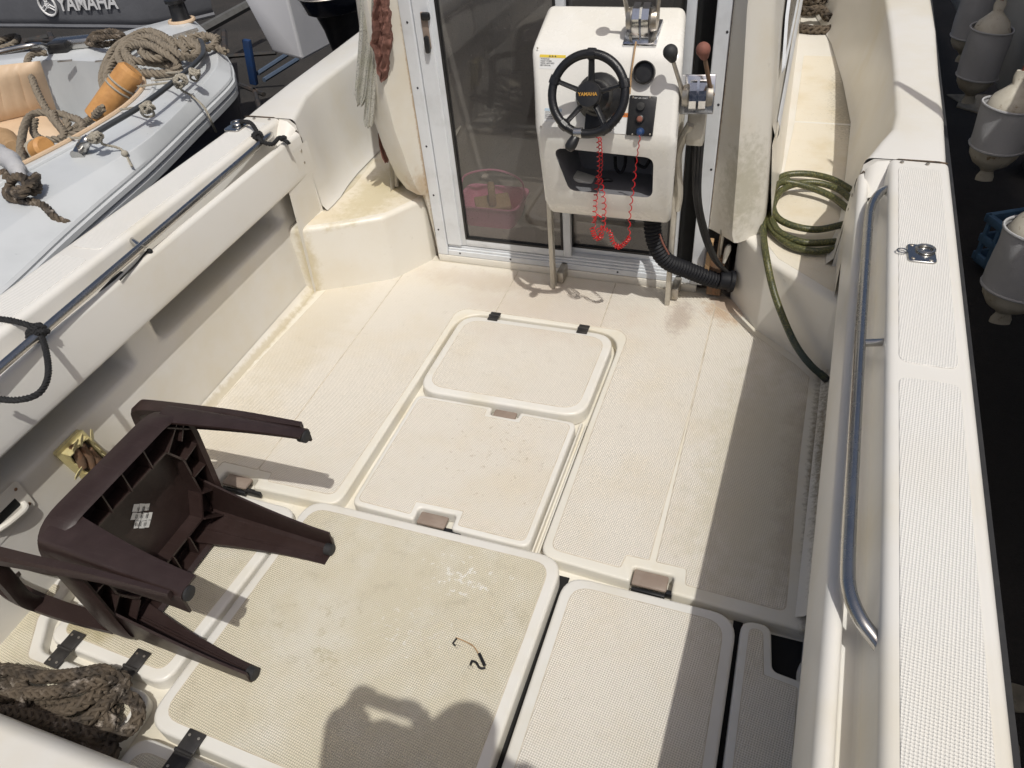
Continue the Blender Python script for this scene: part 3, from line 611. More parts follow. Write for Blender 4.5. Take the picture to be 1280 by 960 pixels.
# ---- cabin shell: sides with window, roof, inner walls (seen through the door)
def cabin():
    for sg, xs in ((1, (0.0, 0.0, -0.02, -0.05)), (-1, (-1.55, -1.56, -1.54, -1.50))):
        st = []
        for z, inn in ((0.26, -0.02), (0.45, 0.012), (0.62, 0.034), (0.655, 0.030), (0.69, 0.044), (0.98, 0.075), (1.10, 0.09), (1.5, 0.13), (2.0, 0.16)):
            st.append([Vector((x-sg*inn, y, z)) for x, y in zip(xs, (2.585, 3.2, 4.4, 6.2))])
        add('cabin_side', sweep(st), 'bulk', 25)
    add('cabin_roof', slab([(-1.36, 2.62), (-0.19, 2.62), (-0.25, 6.2), (-1.3, 6.2)], 2.0, 2.05, 0.01), 'gel')
cabin()
# right cabin window with pale frame, and the pale stripe under it
SP = Vector((-0.036, 2.66, 0.69)); SN = Vector((1, -0.004, 0.115)).normalized()
def on_side(px, py, off=0.0):
    d = RGT*((px-640)/FPX) - UPV*((py-480)/FPX) + FWD; o = Vector((0, 0, CH)); t = (SP+SN*off-o).dot(SN)/d.dot(SN); return o+d*t
def side_yz(y, z, off=0.0): x = SP.x-(SN.y*(y-SP.y)+SN.z*(z-SP.z))/SN.x; return Vector((x, y, z))+SN*off
WL = [(2.83, 0.80, 0.02), (2.90, 0.93, 0.04), (3.15, 1.02, 0.05), (4.6, 1.06, 0.03), (4.6, 0.86, 0.03), (3.1, 0.80, 0.05)]
rp = round_poly(WL, 0.03, 5); ro = round_poly(offset_poly(WL, -0.022), 0.05, 5)
b = BM(); N = len(rp)
vi = [b.verts.new(side_yz(p.x, p.y, 0.006)) for p in rp]; vo = [b.verts.new(side_yz(p.x, p.y, 0.002)) for p in ro]; vm = [b.verts.new(side_yz((p.x+q.x)/2, (p.y+q.y)/2, 0.012)) for p, q in zip(rp, ro)]
for k in range(N):
    b.faces.new((vi[k], vi[(k+1) % N], vm[(k+1) % N], vm[k])); b.faces.new((vm[k], vm[(k+1) % N], vo[(k+1) % N], vo[k]))
wf = add('window_frame', b, 'alu')
b = BM(); b.faces.new([b.verts.new(side_yz(p.x, p.y, 0.004)) for p in rp]); obj('pane', b, M['darkpane'], wf, None)
b = sweep([[side_yz(y, z0, 0.003), side_yz(y, z0+0.02, 0.010), side_yz(y, z0+0.05, 0.010), side_yz(y, z0+0.07, 0.003)] for y, z0 in ((2.68, 0.60), (3.2, 0.625), (4.0, 0.66), (5.2, 0.70))]); add('cabin_stripe', b, 'alu')

# interior
b = BM()
def quad(b, pts, mi=0):
    f = b.faces.new([b.verts.new(p) for p in pts]); f.material_index = mi
quad(b, [(-1.52, 2.6, -0.03), (-0.1, 2.6, -0.03), (-0.1, 4.6, -0.03), (-1.52, 4.6, -0.03)])
add('cabin_floor', b, 'cabfloor', None)
b = BM()
quad(b, [(-1.50, 2.63, -0.03), (-1.50, 4.6, -0.03), (-1.38, 4.6, 2.0), (-1.38, 2.63, 2.0)])
quad(b, [(-0.12, 2.63, -0.03), (-0.12, 4.6, -0.03), (-0.22, 4.6, 2.0), (-0.22, 2.63, 2.0)])
quad(b, [(-1.52, 4.6, -0.03), (-0.1, 4.6, -0.03), (-0.1, 4.6, 1.05), (-1.52, 4.6, 1.05)])
quad(b, [(-1.52, 3.95, -0.03), (-1.08, 3.95, -0.03), (-1.08, 3.95, 1.05), (-1.52, 3.95, 1.05)])
quad(b, [(-0.60, 3.95, -0.03), (-0.1, 3.95, -0.03), (-0.1, 3.95, 1.05), (-0.60, 3.95, 1.05)])
add('cabin_lining', b, 'interior', None)
add('cabin_locker', box((-1.32, 4.25, 0.16), (0.36, 0.68, 0.38), bv=0.02), 'interior')
add('cabin_locker', box((-0.27, 3.75, 0.16), (0.28, 1.5, 0.38), bv=0.02), 'interior')
b = box((-0.84, 3.94, 0.50), (0.46, 0.02, 0.95), bv=0.009); add('cabin_inner_door', b, 'interior')
b = BM(); box((-0.62, 3.45, 0.0), (0.5, 0.5, 0.06), bv=0.02, bm=b); add('cabin_step', b, 'interior')

# ---- sliding door
YD = 2.56
door = add('door_frame', BM(), 'alu'); bpy.data.meshes.remove(door.data) if False else None
b = BM()
def bar(x0, x1, y0, y1, z0, z1, bv=0.004, mi=0, bmx=None): return box(((x0+x1)/2, (y0+y1)/2, (z0+z1)/2), (abs(x1-x0), abs(y1-y0), abs(z1-z0)), None, bv, 2, bmx if bmx is not None else b, mi)
bar(-1.366, -1.318, YD-0.002, YD+0.05, 0.035, 2.0)      # left jamb, outer strip
bar(-1.316, -1.250, YD+0.004, YD+0.05, 0.085, 2.0)
bar(-0.262, -0.214, YD-0.002, YD+0.05, 0.035, 2.0)
bar(-1.316, -0.264, YD+0.000, YD+0.05, 0.036, 0.060, 0.002)
for k, (yy, zz) in enumerate(((0.006, 0.070), (0.014, 0.080), (0.022, 0.0895))):
    bar(-1.316, -0.264, YD+yy, YD+0.05, zz-0.009, zz, 0.0015)
d_ = door; me = bpy.data.meshes.new('door_frame'); bmesh.ops.recalc_face_normals(b, faces=b.faces); b.to_mesh(me); b.free(); me.materials.append(M['alu']); d_.data = me
add('door_kick_strip', box((-0.80, YD+0.012, 0.017), (1.13, 0.03, 0.034), bv=0.003), 'gelpan')
def leaf(x0, x1, y, z0, z1, lab):
    b = BM(); w_ = 0.032
    bar(x0, x0+w_, y, y+0.025, z0, z1, 0.003, 0, b); bar(x1-w_, x1, y, y+0.025, z0, z1, 0.003, 0, b)
    bar(x0+w_, x1-w_, y, y+0.025, z0, z0+w_, 0.003, 0, b); bar(x0+w_, x1-w_, y, y+0.025, z1-w_, z1, 0.003, 0, b)
    l = add('sliding_door', b, 'alu', label=lab)
    gk = 0.010; b = BM(); xa, xb, za, zb = x0+w_, x1-w_, z0+w_, z1-w_
    bar(xa, xa+gk, y-0.002, y+0.02, za, zb, 0.002, 0, b); bar(xb-gk, xb, y-0.002, y+0.02, za, zb, 0.002, 0, b)
    bar(xa+gk, xb-gk, y-0.002, y+0.02, za, za+gk, 0.002, 0, b); bar(xa+gk, xb-gk, y-0.002, y+0.02, zb-gk, zb, 0.002, 0, b)
    obj('glass_gasket', b, M['black'], l)
    b = BM(); quad(b, [(xa+gk, y+0.01, za+gk), (xb-gk, y+0.01, za+gk), (xb-gk, y+0.01, zb-gk), (xa+gk, y+0.01, zb-gk)])
    obj('glass_pane', b, M['glass'], l, None)
    return l
l1 = leaf(-1.262, -0.758, YD+0.012, 0.085, 1.95, 'left sliding door leaf with handle')
l2 = leaf(-0.800, -0.330, YD+0.052, 0.080, 1.95, 'right sliding door leaf behind the console')
b = BM(); bar(-0.325, -0.266, YD+0.06, YD+0.10, 0.05, 1.95, 0.004, 0, b); add('door_gap', b, 'matte')
# door handle on the left stile
hp = P(532, 35, y=YD)
b = BM(); box((hp.x-0.002, YD+0.004, hp.z-0.01), (0.026, 0.010, 0.125), bv=0.004, bm=b); h = obj('handle_plate', b, M['latch'], l1)
obj('door_handle', box((hp.x, YD-0.006, hp.z-0.055), (0.018, 0.022, 0.060), bv=0.007), M['black'], l1)
obj('lock_knob', box((hp.x+0.008, YD-0.004, hp.z+0.04), (0.034, 0.020, 0.028), bv=0.008), M['black'], l1)
for px, py in ((509, 28), (522, 110), (533, 183), (542, 244), (548, 287), (909, 40), (898, 131), (889, 212), (881, 279)):
    q = P(px, py, y=YD-0.002); add('screw', sphere(q, 0.0045, u=8, v=6, sc3=(1, .5, 1)), 'ink')
for px in (575, 638, 772):
    q = P(px, 0, y=YD); q = P(px, 313+(px-548)*0.116, y=YD); q.z = 0.050; add('screw', sphere((q.x, YD, 0.05), 0.0045, u=8, v=6, sc3=(1, .5, 1)), 'ink')

# ================================================================ console
def console():
    # profile rows (y, z, x left, x right)
    rows = [(2.500, 0.480, -0.785, -0.350), (2.315, 0.428, -0.757, -0.322), (2.262, 0.505, -0.766, -0.312), (2.205, 0.765, -0.752, -0.306), (2.212, 0.795, -0.755, -0.306), (2.300, 1.000, -0.794, -0.318), (2.330, 1.018, -0.796, -0.322), (2.500, 1.085, -0.790, -0.345)]
    b = BM(); L_ = [b.verts.new((r[2], r[0], r[1])) for r in rows]; R_ = [b.verts.new((r[3], r[0], r[1])) for r in rows]; N = len(rows)
    for k in range(N): b.faces.new((L_[k], L_[(k+1) % N], R_[(k+1) % N], R_[k]))
    b.faces.new(L_); b.faces.new(R_[::-1]); bmesh.ops.recalc_face_normals(b, faces=b.faces)
    bevel(b, 0.024, 4, 25)
    o = add('console', b, 'console', 60, label='white steering console on two metal legs in front of the door')
    # open locker in the lower face
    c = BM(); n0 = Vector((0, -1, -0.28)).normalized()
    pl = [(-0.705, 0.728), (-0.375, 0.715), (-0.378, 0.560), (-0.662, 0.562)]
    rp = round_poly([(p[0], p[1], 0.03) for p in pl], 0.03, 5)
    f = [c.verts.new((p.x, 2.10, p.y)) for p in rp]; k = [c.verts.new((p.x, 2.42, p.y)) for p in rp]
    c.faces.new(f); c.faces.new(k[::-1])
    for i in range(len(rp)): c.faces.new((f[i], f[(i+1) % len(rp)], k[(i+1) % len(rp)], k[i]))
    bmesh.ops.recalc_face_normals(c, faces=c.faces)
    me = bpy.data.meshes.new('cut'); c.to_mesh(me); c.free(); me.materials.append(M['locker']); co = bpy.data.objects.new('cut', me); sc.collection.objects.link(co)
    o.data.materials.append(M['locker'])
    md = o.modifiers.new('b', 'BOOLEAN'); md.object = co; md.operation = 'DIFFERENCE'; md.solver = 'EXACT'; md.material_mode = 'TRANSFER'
    bpy.context.view_layer.update()
    nm = bpy.data.meshes.new_from_object(o.evaluated_get(bpy.context.evaluated_depsgraph_get())); o.modifiers.clear(); o.data = nm
    nm.shade_smooth(); nm.set_sharp_from_angle(angle=math.radians(50))
    bpy.data.objects.remove(co); bpy.data.meshes.remove(me)
    return o
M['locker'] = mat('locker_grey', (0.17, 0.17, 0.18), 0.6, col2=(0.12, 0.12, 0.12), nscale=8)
con = console()
def csub(name, b, m, smooth=35, label=None): return obj(name, b, M[m] if isinstance(m, str) else m, con, smooth, label)
# upper dash plane
DP0 = Vector((-0.54, 2.212, 0.795)); DX = Vector((1, 0, 0)); DY = Vector((0, 2.300-2.212, 1.0-0.795)).normalized(); DN = DX.cross(DY)  # DN points to -y/up
if DN.y > 0: DN = -DN
def dash(px, py, off=0.0):
    d = RGT*((px-640)/FPX) - UPV*((py-480)/FPX) + FWD; o = Vector((0, 0, CH))
    t = (DP0-o).dot(DN)/d.dot(DN); return o+d*t+DN*off
# legs
def console_leg(pb, ptop):
    b = BM(); a = Vector((pb.x, pb.y, 0.0)); 
    box((a.x, a.y, ptop/2), (0.019, 0.030, ptop), bv=0.004, bm=b); csub('console_leg', b, 'leg')
    b = BM(); box((a.x+0.022, a.y+0.07, 0.035), (0.028, 0.10, 0.05), bv=0.003, bm=b); csub('leg_bracket', b, 'steel_old')
console_leg(P(692, 359, z=0), 0.49); console_leg(P(834, 380, z=0), 0.80)
# steering wheel
SW = P(735, 118, y=2.115); R_ = 0.109; ax = DN.copy(); wx, wy = frame_axes(ax)
b = BM(); ringp = []
wX = (RGT-ax*RGT.dot(ax)).normalized(); wY = ax.cross(wX)
if wY.z < 0: wY = -wY
ringp = [SW+(wX*math.cos(t)+wY*math.sin(t))*R_ for t in [2*math.pi*k/64 for k in range(64)]]
tube(ringp, 0.0132, 12, b, closed=True)
for k in range(5):
    t = math.radians(90+72*k-4); q = SW+(wX*math.cos(t)+wY*math.sin(t))*(R_-0.004)
    d = (q-SW); tube([SW-ax*0.026+d*0.12, SW-ax*0.020+d*0.5, q], [0.013, 0.010, 0.009], 8, b, flat=0.7)
    a2 = [SW+(wX*math.cos(t+u)+wY*math.sin(t+u))*R_ for u in (-0.10, -0.05, 0, 0.05, 0.10)]
    tube(a2, 0.0162, 10, b)
csub('steering_wheel', b, 'ring')
hc = SW-ax*0.012
b = lathe([(0.020, -0.03), (0.037, -0.004), (0.038, 0.010), (0.034, 0.016), (0.001, 0.017)], hc, ax, 28); csub('wheel_hub', b, 'black')
b = text_mesh('YAMAHA', 0.0138, hc+ax*0.0185, wX, wY, 0.0004, 0.0003); csub('hub_lettering', b, 'yellow', None)
dp = SW - ax*((SW-DP0).dot(ax))
b = lathe([(0.072, 0.0), (0.070, 0.012), (0.060, 0.022), (0.050, 0.03), (0.044, 0.06), (0.028, 0.075), (0.024, (SW-DP0).dot(ax)-0.03)], dp, ax, 28); csub('steering_column', b, 'black')
# spinner knob
kb = dash(722, 172, 0.0); q = SW+(wX*math.cos(math.radians(-104))+wY*math.sin(math.radians(-104)))*R_
b = BM(); e = P(712, 186, y=q.y-0.015)
ka = (e-q).normalized()
tube([q, q+ka*0.008], 0.007, 10, b); lathe([(0.010, 0.0), (0.014, 0.012), (0.017, 0.030), (0.016, 0.043), (0.010, 0.052), (0.001, 0.053)], q+ka*0.006-ax*0.002, (ka+ax*0.25), 16, b)
csub('spinner_knob', b, 'black')
b = BM(); tube([q-wX*0.012, q+wX*0.012], 0.0165, 12, b); csub('spinner_clamp', b, 'steel')
# small parts on the dash: gauge, switch panel, box behind the wheel
b = lathe([(0.033, 0.0), (0.033, 0.022), (0.030, 0.026), (0.027, 0.022), (0.026, 0.012), (0.001, 0.012)], dash(806, 91), DN, 28); csub('gauge', b, 'black')
def dbox(px0, py0, px1, py1, th, name, m, bv=0.002, off=0.0):
    a, c_ = dash(px0, py0), dash(px1, py1); mid_ = (a+c_)/2; wdt = abs((c_-a).dot(DX)); hgt = abs((c_-a).dot(DY))
    b = box(mid_+DN*(th/2+off), (wdt, hgt, th), axes_R(DX, DX.cross(DN)*-1, DN), bv, 2); return csub(name, b, m), mid_, wdt, hgt
dbox(788, 119, 816, 171, 0.010, 'switch_panel', 'black', 0.004)
b = lathe([(0.012, 0), (0.012, 0.010), (0.001, 0.012)], dash(802, 133, 0.009), DN, 18); csub('ignition_switch', b, 'rubber')
b = lathe([(0.013, 0), (0.012, 0.010), (0.009, 0.012)], dash(801, 149, 0.009), DN, 18); csub('button_bezel', b, 'black')
b = lathe([(0.009, 0), (0.009, 0.009), (0.006, 0.012), (0.001, 0.0125)], dash(801, 149, 0.013), DN, 18); csub('stop_button', b, 'knobr')
b = lathe([(0.013, 0), (0.013, 0.006), (0.008, 0.016), (0.001, 0.018)], dash(801, 165, 0.009), DN, 14); csub('lanyard_switch', b, 'blue')
dbox(734, 141, 757, 170, 0.024, 'chart_plug_box', 'black', 0.004)
for q in ((792, 122), (813, 122), (791, 168), (813, 168), (672, 60), (842, 72), (676, 158)):
    csub('screw', sphere(dash(*q, 0.010 if 785 < q[0] < 820 else 0.001), 0.0032, u=8, v=6, sc3=(1, .6, 1)), 'steel_old')
b = text_mesh('OFF  ON  START', 0.0055, dash(802, 123, 0.0108), DX, DY, 0.0001); csub('switch_print', b, 'lab_w', None)
# labels
def label_plate(px0, py0, px1, py1, head, lines, hm):
    o, c_, wd, hg = dbox(px0, py0, px1, py1, 0.0006, 'warning_label', 'lab_w', 0)
    X = DX; Y = DY
    if hm:
        b = box(c_+DN*0.001+Y*(hg*0.40), (wd, hg*0.2, 0.0005), axes_R(DX, DY, DN)); csub('label_header', b, hm)
    b = BM(); random.seed(px0)
    for i, s in enumerate(lines):
        t = text_mesh(s, hg*0.145, c_+DN*0.0012-X*(wd*0.46)+Y*(hg*(0.20-0.15*i)), X, Y, 0.0002, 0, align='LEFT'); join(b, t)
    csub('label_print', b, 'ink', None)
    if head:
        b = text_mesh(head, hg*0.17, c_+DN*0.0015+Y*(hg*0.40), X, Y, 0.0002); csub('label_heading', b, 'ink', None)
label_plate(675, 68, 706, 87, '▲ ▲ ▲', ['WARNING', 'HOLD WHEEL', 'WEAR LANYARD', 'SEE MANUAL'], 'lab_y')
label_plate(681, 135, 701, 153, None, ['NOTICE', 'CAPACITY', 'PERSONS', 'MAX LOAD'], 'lab_b')
label_plate(761, 140, 785, 168, 'CAUTION', ['1 READ', '2 CHECK', '3 FUEL', '4 OIL'], 'lab_o')

# engine controls: (a) top mounted, (b) side mounted
def control(c, up, side, fwd, s=1.0):
    b = BM(); R = axes_R(side, fwd, up)
    T = lambda u, v, w_: c+side*u*s+fwd*v*s+up*w_*s
    box(T(0, 0, 0.006), (0.085*s, 0.095*s, 0.012*s), R, 0.005, 2, b); 
    o1 = csub('control_base', b, 'chrome')
    b = BM()
    prof = [(-0.034, 0.0), (-0.036, 0.03), (-0.030, 0.056), (-0.012, 0.072), (0.012, 0.072), (0.030, 0.056), (0.036, 0.03), (0.034, 0.0)]
    for half in (-1, 1):
        st = [[T(u, v, w_+0.010) for v, w_ in prof] for u in ((half*0.003, half*0.020) if half > 0 else (half*0.020, half*0.003))]
        sweep(st, b); 
        for r in st: b.faces.new([b.verts.new(p) for p in r])
    csub('control_head', b, 'chrome')
    for half in (-1, 1):
        b = lathe([(0.001, 0), (0.026*s, 0), (0.028*s, 0.004*s), (0.024*s, 0.016*s), (0.001, 0.018*s)], T(half*0.021, 0, 0.045), side*half, 20); csub('lever_boss', b, 'steel_old')
    return T
fw = Vector((0, 0.93, 0.36)).normalized(); sd = Vector((1, 0, 0)); up = sd.cross(fw)
T = control(P(804, 44, y=2.375), up, sd, fw, 1.22)
def lever(T, half, tip, r=0.0215, m='rubber', mm='steel_old'):
    a = T(half*0.034, 0, 0.045); b = tube([a, a+(tip-a)*0.25, tip], [0.009, 0.0065, 0.006], 10); csub('lever', b, mm)
    b = sphere(tip, r, u=16, v=12); lathe([(0.011, 0), (r*0.85, r*0.8)], tip-(tip-a).normalized()*r*1.35, (tip-a), 14, b); csub('lever_knob', b, m)
lever(T, -1, T(-0.050, 0.0, 0.175)); lever(T, 1, T(0.050, 0.0, 0.175))
fw2 = Vector((0.05, -0.30, -0.95)).normalized(); sd2 = Vector((1, 0.12, 0)).normalized(); sd2 = (sd2-fw2*sd2.dot(fw2)).normalized(); up2 = fw2.cross(sd2)
if up2.y > 0: up2 = -up2
cb = P(872, 118, y=2.33)
T2 = control(cb, up2, sd2, -fw2, 1.2)
kn = P(838, 65, y=2.22); kr = P(879, 62, y=2.22)
lever(T2, -1, kn, 0.0215, 'rubber', 'steel_old'); lever(T2, 1, kr, 0.0205, 'knobr', 'rustiron')
b = box(cb+Vector((-0.0, 0.045, -0.105)), (0.055, 0.05, 0.14), None, 0.006); csub('control_bracket', b, 'leg')
b = BM(); tube(spline([cb+Vector((-0.015, 0.02, -0.10)), P(848, 190, y=2.40), P(849, 240, y=2.44), P(846, 262, y=2.45)], 6), 0.014, 8, b); csub('control_cable_sleeve', b, 'leg')
# thin brown line from the top control down to the panel
b = tube(spline([P(795, 52, y=2.31), dash(791, 85, 0.012), dash(788, 118, 0.012)], 6), 0.0028, 6); csub('sensor_cord', b, 'wood')
# corrugated hose and black cables from under the console to the deck fitting
path = spline([P(815, 270, y=2.42), P(818, 300, y=2.41), P(832, 325, y=2.42), P(860, 338, y=2.47), P(893, 350, y=2.52), P(908, 352, y=2.54)], 14)
pts = resample(path, 0.0035); b = tube(pts, [0.0300+0.0030*math.sin(i*math.pi/2.0+0.4) for i in range(len(pts))], 16)
add('corrugated_conduit', b, 'corr', 60)
b = lathe([(0.042, 0), (0.042, 0.015), (0.036, 0.02), (0.034, 0.05), (0.03, 0.055)], P(917, 352, y=2.52)+Vector((0.0, 0, 0)), Vector((-0.95, -0.2, 0.15)), 20); add('conduit_collar', b, 'corr')
for k, (a, r) in enumerate((((868, 170, 2.44), 0.006), ((874, 165, 2.46), 0.006), ((880, 150, 2.50), 0.008))):
    b = tube(spline([P(a[0], a[1], y=a[2]), P(868+k*3, 240, y=2.46), P(877+k*3, 290, y=2.48), P(892+k*2, 325, y=2.50), P(912, 343, y=2.53)], 10), r, 8); add('control_cable', b, 'black')
b = tube(spline([P(824, 292, y=2.40), P(829, 305, y=2.40), P(836, 318, y=2.41)], 6), 0.004, 6); add('red_wire', b, 'knobr')
# things stuffed in the open locker
b = box(P(729, 226, y=2.34), (0.075, 0.06, 0.035), Matrix.Rotation(0.25, 3, 'Y'), 0.006)
tag(obj('plastic_pump', b, 'wcloth'), 'cream ribbed plastic block lying in the open locker of the console', 'block')
b = BM()
for k in range(3): tube([Vector((math.cos(t), 0.3*math.sin(t+k), math.sin(t)))*(0.018+0.003*k)+P(752+3*k, 232, y=2.34) for t in [2*math.pi*j/18 for j in range(18)]], 0.006, 6, b, closed=True)
tag(obj('coiled_float', b, ['black']), 'small black coil beside the cream block in the console locker', 'coil')
b = rope([P(769, 196, y=2.38), P(770, 210, y=2.36), P(776, 216, y=2.35), P(781, 207, y=2.36), P(782, 196, y=2.38)], 0.006, 0.02, 3)
join(b, rope([P(795, 198, y=2.38), P(797, 205, y=2.36), P(806, 209, y=2.35), P(812, 200, y=2.36)], 0.006, 0.02, 3))
tag(obj('black_cord_loops', b, 'rope_black'), 'black cord loops hanging inside the console locker', 'cord')

# ================================================================ rails, cleats, fittings on the sides
def rail(pts, post_a, post_b):
    b = tube(spline(pts, 10), 0.0122, 16); r = add('handrail', b, 'steel', 60)
    b = tube([post_a, post_b], 0.009, 12); obj('rail_post', b, M['steel'], r)
    return r
ZR = 0.672
rail([(0.335, 2.262, 0.640), P(1112, 236, z=0.66), P(1098, 243, z=ZR), P(1088, 262, z=ZR), P(1084, 300, z=ZR), P(1075, 430, z=ZR), P(1065, 600, z=ZR), P(1060, 700, z=ZR), P(1062, 740, z=ZR), P(1075, 773, z=ZR-0.004), P(1092, 797, z=0.66), (0.292, 0.69, 0.645)], P(1078, 429, z=ZR), Vector((0.295, 1.49, ZR-0.01)))
rail([(-1.925, 2.30, 0.640), P(338, 168, z=0.66), P(328, 177, z=ZR), P(300, 202, z=ZR), P(165, 318, z=ZR), P(0, 460, z=ZR), P(-120, 565, z=ZR)], P(178, 310, z=ZR), P(160, 297, z=0.67))
# rod holder flush in the right gunwale
rc = P(1150, 318, z=0.694)
b = slab(round_poly([(rc.x-0.030, rc.y-0.042), (rc.x+0.036, rc.y-0.041), (rc.x+0.034, rc.y+0.041), (rc.x-0.030, rc.y+0.041)], 0.014), 0.6935, 0.699, 0.002)
rh = add('rod_holder', b, 'steel')
b = BM(); cc = rc+Vector((0.012, 0.015, 0.004)); tube([cc+Vector((0.020*math.cos(t), 0.020*math.sin(t), 0.004)) for t in [2*math.pi*k/24 for k in range(24)]], 0.004, 8, b, closed=True); obj('holder_rim', b, M['steel'], rh)
b = lathe([(0.017, 0), (0.001, 0.0005)], cc, (0, 0, 1), 20); obj('holder_bore', b, M['matte'], rh)
b = BM(); c2 = rc+Vector((-0.042, 0.0, 0.006)); tube([c2+Vector((0.012*math.cos(t), 0.010*math.sin(t), 0.0)) for t in [2*math.pi*k/20 for k in range(20)]], 0.0018, 6, b, closed=True); obj('holder_ring', b, M['steel'], rh)
for dx, dy in ((-0.018, -0.03), (0.022, -0.033), (-0.018, 0.034)): obj('screw', sphere(rc+Vector((dx, dy, 0.005)), 0.005, u=8, v=6, sc3=(1, 1, .4)), M['steel_old'], rh)
# its twin on the left gunwale with the knotted black rope
lc = P(297, 157, z=0.70)
b = slab(round_poly([(lc.x-0.036, lc.y-0.045), (lc.x+0.030, lc.y-0.045), (lc.x+0.030, lc.y+0.045), (lc.x-0.036, lc.y+0.045)], 0.014), 0.6935, 0.701, 0.002); lh = add('rod_holder', b, 'steel')
b = BM(); cc = lc+Vector((-0.008, 0.01, 0.004)); tube([cc+Vector((0.020*math.cos(t), 0.020*math.sin(t), 0.004)) for t in [2*math.pi*k/24 for k in range(24)]], 0.004, 8, b, closed=True); obj('holder_rim', b, M['steel'], lh)
def knot(c, r, bm, rr=0.0075, seed=1, n=3):
    random.seed(seed)
    for k in range(n):
        a = Vector((random.uniform(-1, 1), random.uniform(-1, 1), random.uniform(-1, 1))).normalized(); X, Y = frame_axes(a)
        rope([c+(X*math.cos(t)+Y*math.sin(t)*0.7)*r*(0.8+0.3*random.random())+a*random.uniform(-0.3, 0.3)*r for t in [2*math.pi*j/7 for j in range(9)]], rr, rr*3, 3, bm)
b = rope([P(300, 152, z=0.71), P(312, 153, z=0.72), P(320, 162, z=0.71), P(322, 170, z=0.69), P(330, 178, z=0.68), P(341, 180, z=0.665), P(350, 172, z=0.665), P(361, 179, z=0.655)], 0.0085, 0.03, 3)
knot(P(322, 170, z=0.69), 0.016, b, 0.008, 3, 3); knot(P(354, 173, z=0.665), 0.009, b, 0.007, 5, 2)
tag(obj('black_mooring_cord', b, 'rope_black'), 'short black rope knotted from the gunwale fitting round the forward end of the left handrail', 'rope')
b = rope([P(-12, 398, z=0.70), P(12, 400, z=0.70), P(38, 407, z=0.69), P(48, 412, z=0.675), P(58, 440, z=0.66), P(60, 470, z=0.65), P(48, 492, z=0.645), P(20, 500, z=0.645), P(-12, 497, z=0.645)], 0.0085, 0.03, 3)
knot(P(46, 415, z=0.675), 0.024, b, 0.008, 11, 4)
tag(obj('black_fender_line', b, 'rope_black'), 'black rope looped and knotted round the left handrail at the picture edge', 'rope')
# gaff / knife tucked in the left groove
a, c_ = P(118, 374, z=0.635), P(153, 342, z=0.635)
b = BM(); dv = (c_-a); tube([a, a+dv*0.3, a+dv*0.7, c_], [0.003, 0.008, 0.011, 0.009], 10, b); kn_ = thing('knife', 'small knife with a black handle and pale sheath tucked beside the left handrail', 'knife', a)
obj('handle', b, M['rubber'], kn_)
b = tube([c_, P(183, 315, z=0.635)], 0.008, 8, flat=0.5); obj('sheath', b, M['wcloth'], kn_)
b = rope([P(150, 350, z=0.645), P(170, 330, z=0.645), P(184, 314, z=0.645), P(189, 312, z=0.64)], 0.003, 0.012, 3); sphere(P(187, 314, z=0.645), 0.009, b); obj('cord', b, M['rope_black'], kn_)
# left grab handle recessed in wall (picture edge) and broken yellowed socket cover
wx_ = -1.800
def wallp(px, py, off=0.0): return P(px, py, x=wx_)+Vector((off, 0, 0))
def wall_plate(pxs, th, name, m, parent=None, rr=0.012):
    ps = [wallp(*q) for q in pxs]; b = BM(); loop = round_poly([(p.y, p.z, rr) for p in ps], rr, 5)
    f = [b.verts.new((wx_+th, p.x, p.y)) for p in loop]; k = [b.verts.new((wx_-0.004, p.x, p.y)) for p in loop]
    b.faces.new(f)
    for i in range(len(loop)): b.faces.new((f[i], f[(i+1) % len(loop)], k[(i+1) % len(loop)], k[i]))
    b.normal_update(); bevel(b, 0.002, 2, 40)
    return obj(name, b, M[m], parent or boat)
gp = wall_plate([(-12, 628), (18, 600), (42, 630), (-12, 690)], 0.007, 'grab_handle_plate', 'gel')
b = tube(spline([wallp(-14, 668, 0.006), wallp(5, 650, 0.022), wallp(24, 634, 0.020), wallp(27, 628, 0.006)], 8), 0.009, 10); obj('grab_handle', b, M['lid'], gp)
b = BM(); ps = [wallp(-12, 650, 0.0075), wallp(16, 622, 0.0075), wallp(24, 630, 0.0075), wallp(-12, 664, 0.0075)]; b.faces.new([b.verts.new(p) for p in ps]); obj('handle_recess', b, M['matte'], gp, None)
for q in ((17, 611), (34, 629)): obj('screw', sphere(wallp(*q, 0.008), 0.005, u=8, v=6, sc3=(.5, 1, 1)), M['rustiron'], gp)
sp_ = wall_plate([(66, 567), (98, 536), (138, 575), (104, 600)], 0.010, 'socket_plate', 'smoke', rr=0.01)
C4 = [wallp(73, 566), wallp(98, 543), wallp(129, 573), wallp(103, 592)]; cm = sum(C4, Vector())/4; random.seed(6)
for k in range(4):
    a_, c_ = C4[k], C4[(k+1) % 4]; inn = (cm-(a_+c_)/2).normalized(); b = BM(); st = []
    hts = [0.034, 0.034, 0.026, 0.031, 0.020, 0.028, 0.034] if k in (0, 1) else [0.022, 0.010, 0.016, 0.006, 0.012, 0.020, 0.022]
    for i in range(7):
        p = a_.lerp(c_, i/6); p.x = wx_; h_ = 0.008+hts[i]; st.append([p, p+Vector((h_, 0, 0))+inn*0.002, p+Vector((h_, 0, 0))+inn*0.005, p+inn*0.004])
    sweep(st, b, closed=True); obj('housing_wall', b, M['smoke'], sp_, 30)
b = BM(); f_ = [p+(cm-p)*0.12 for p in C4]; b.faces.new([b.verts.new((wx_+0.0115, p.y, p.z)) for p in f_]); obj('socket_recess', b, M['liner'], sp_, None)
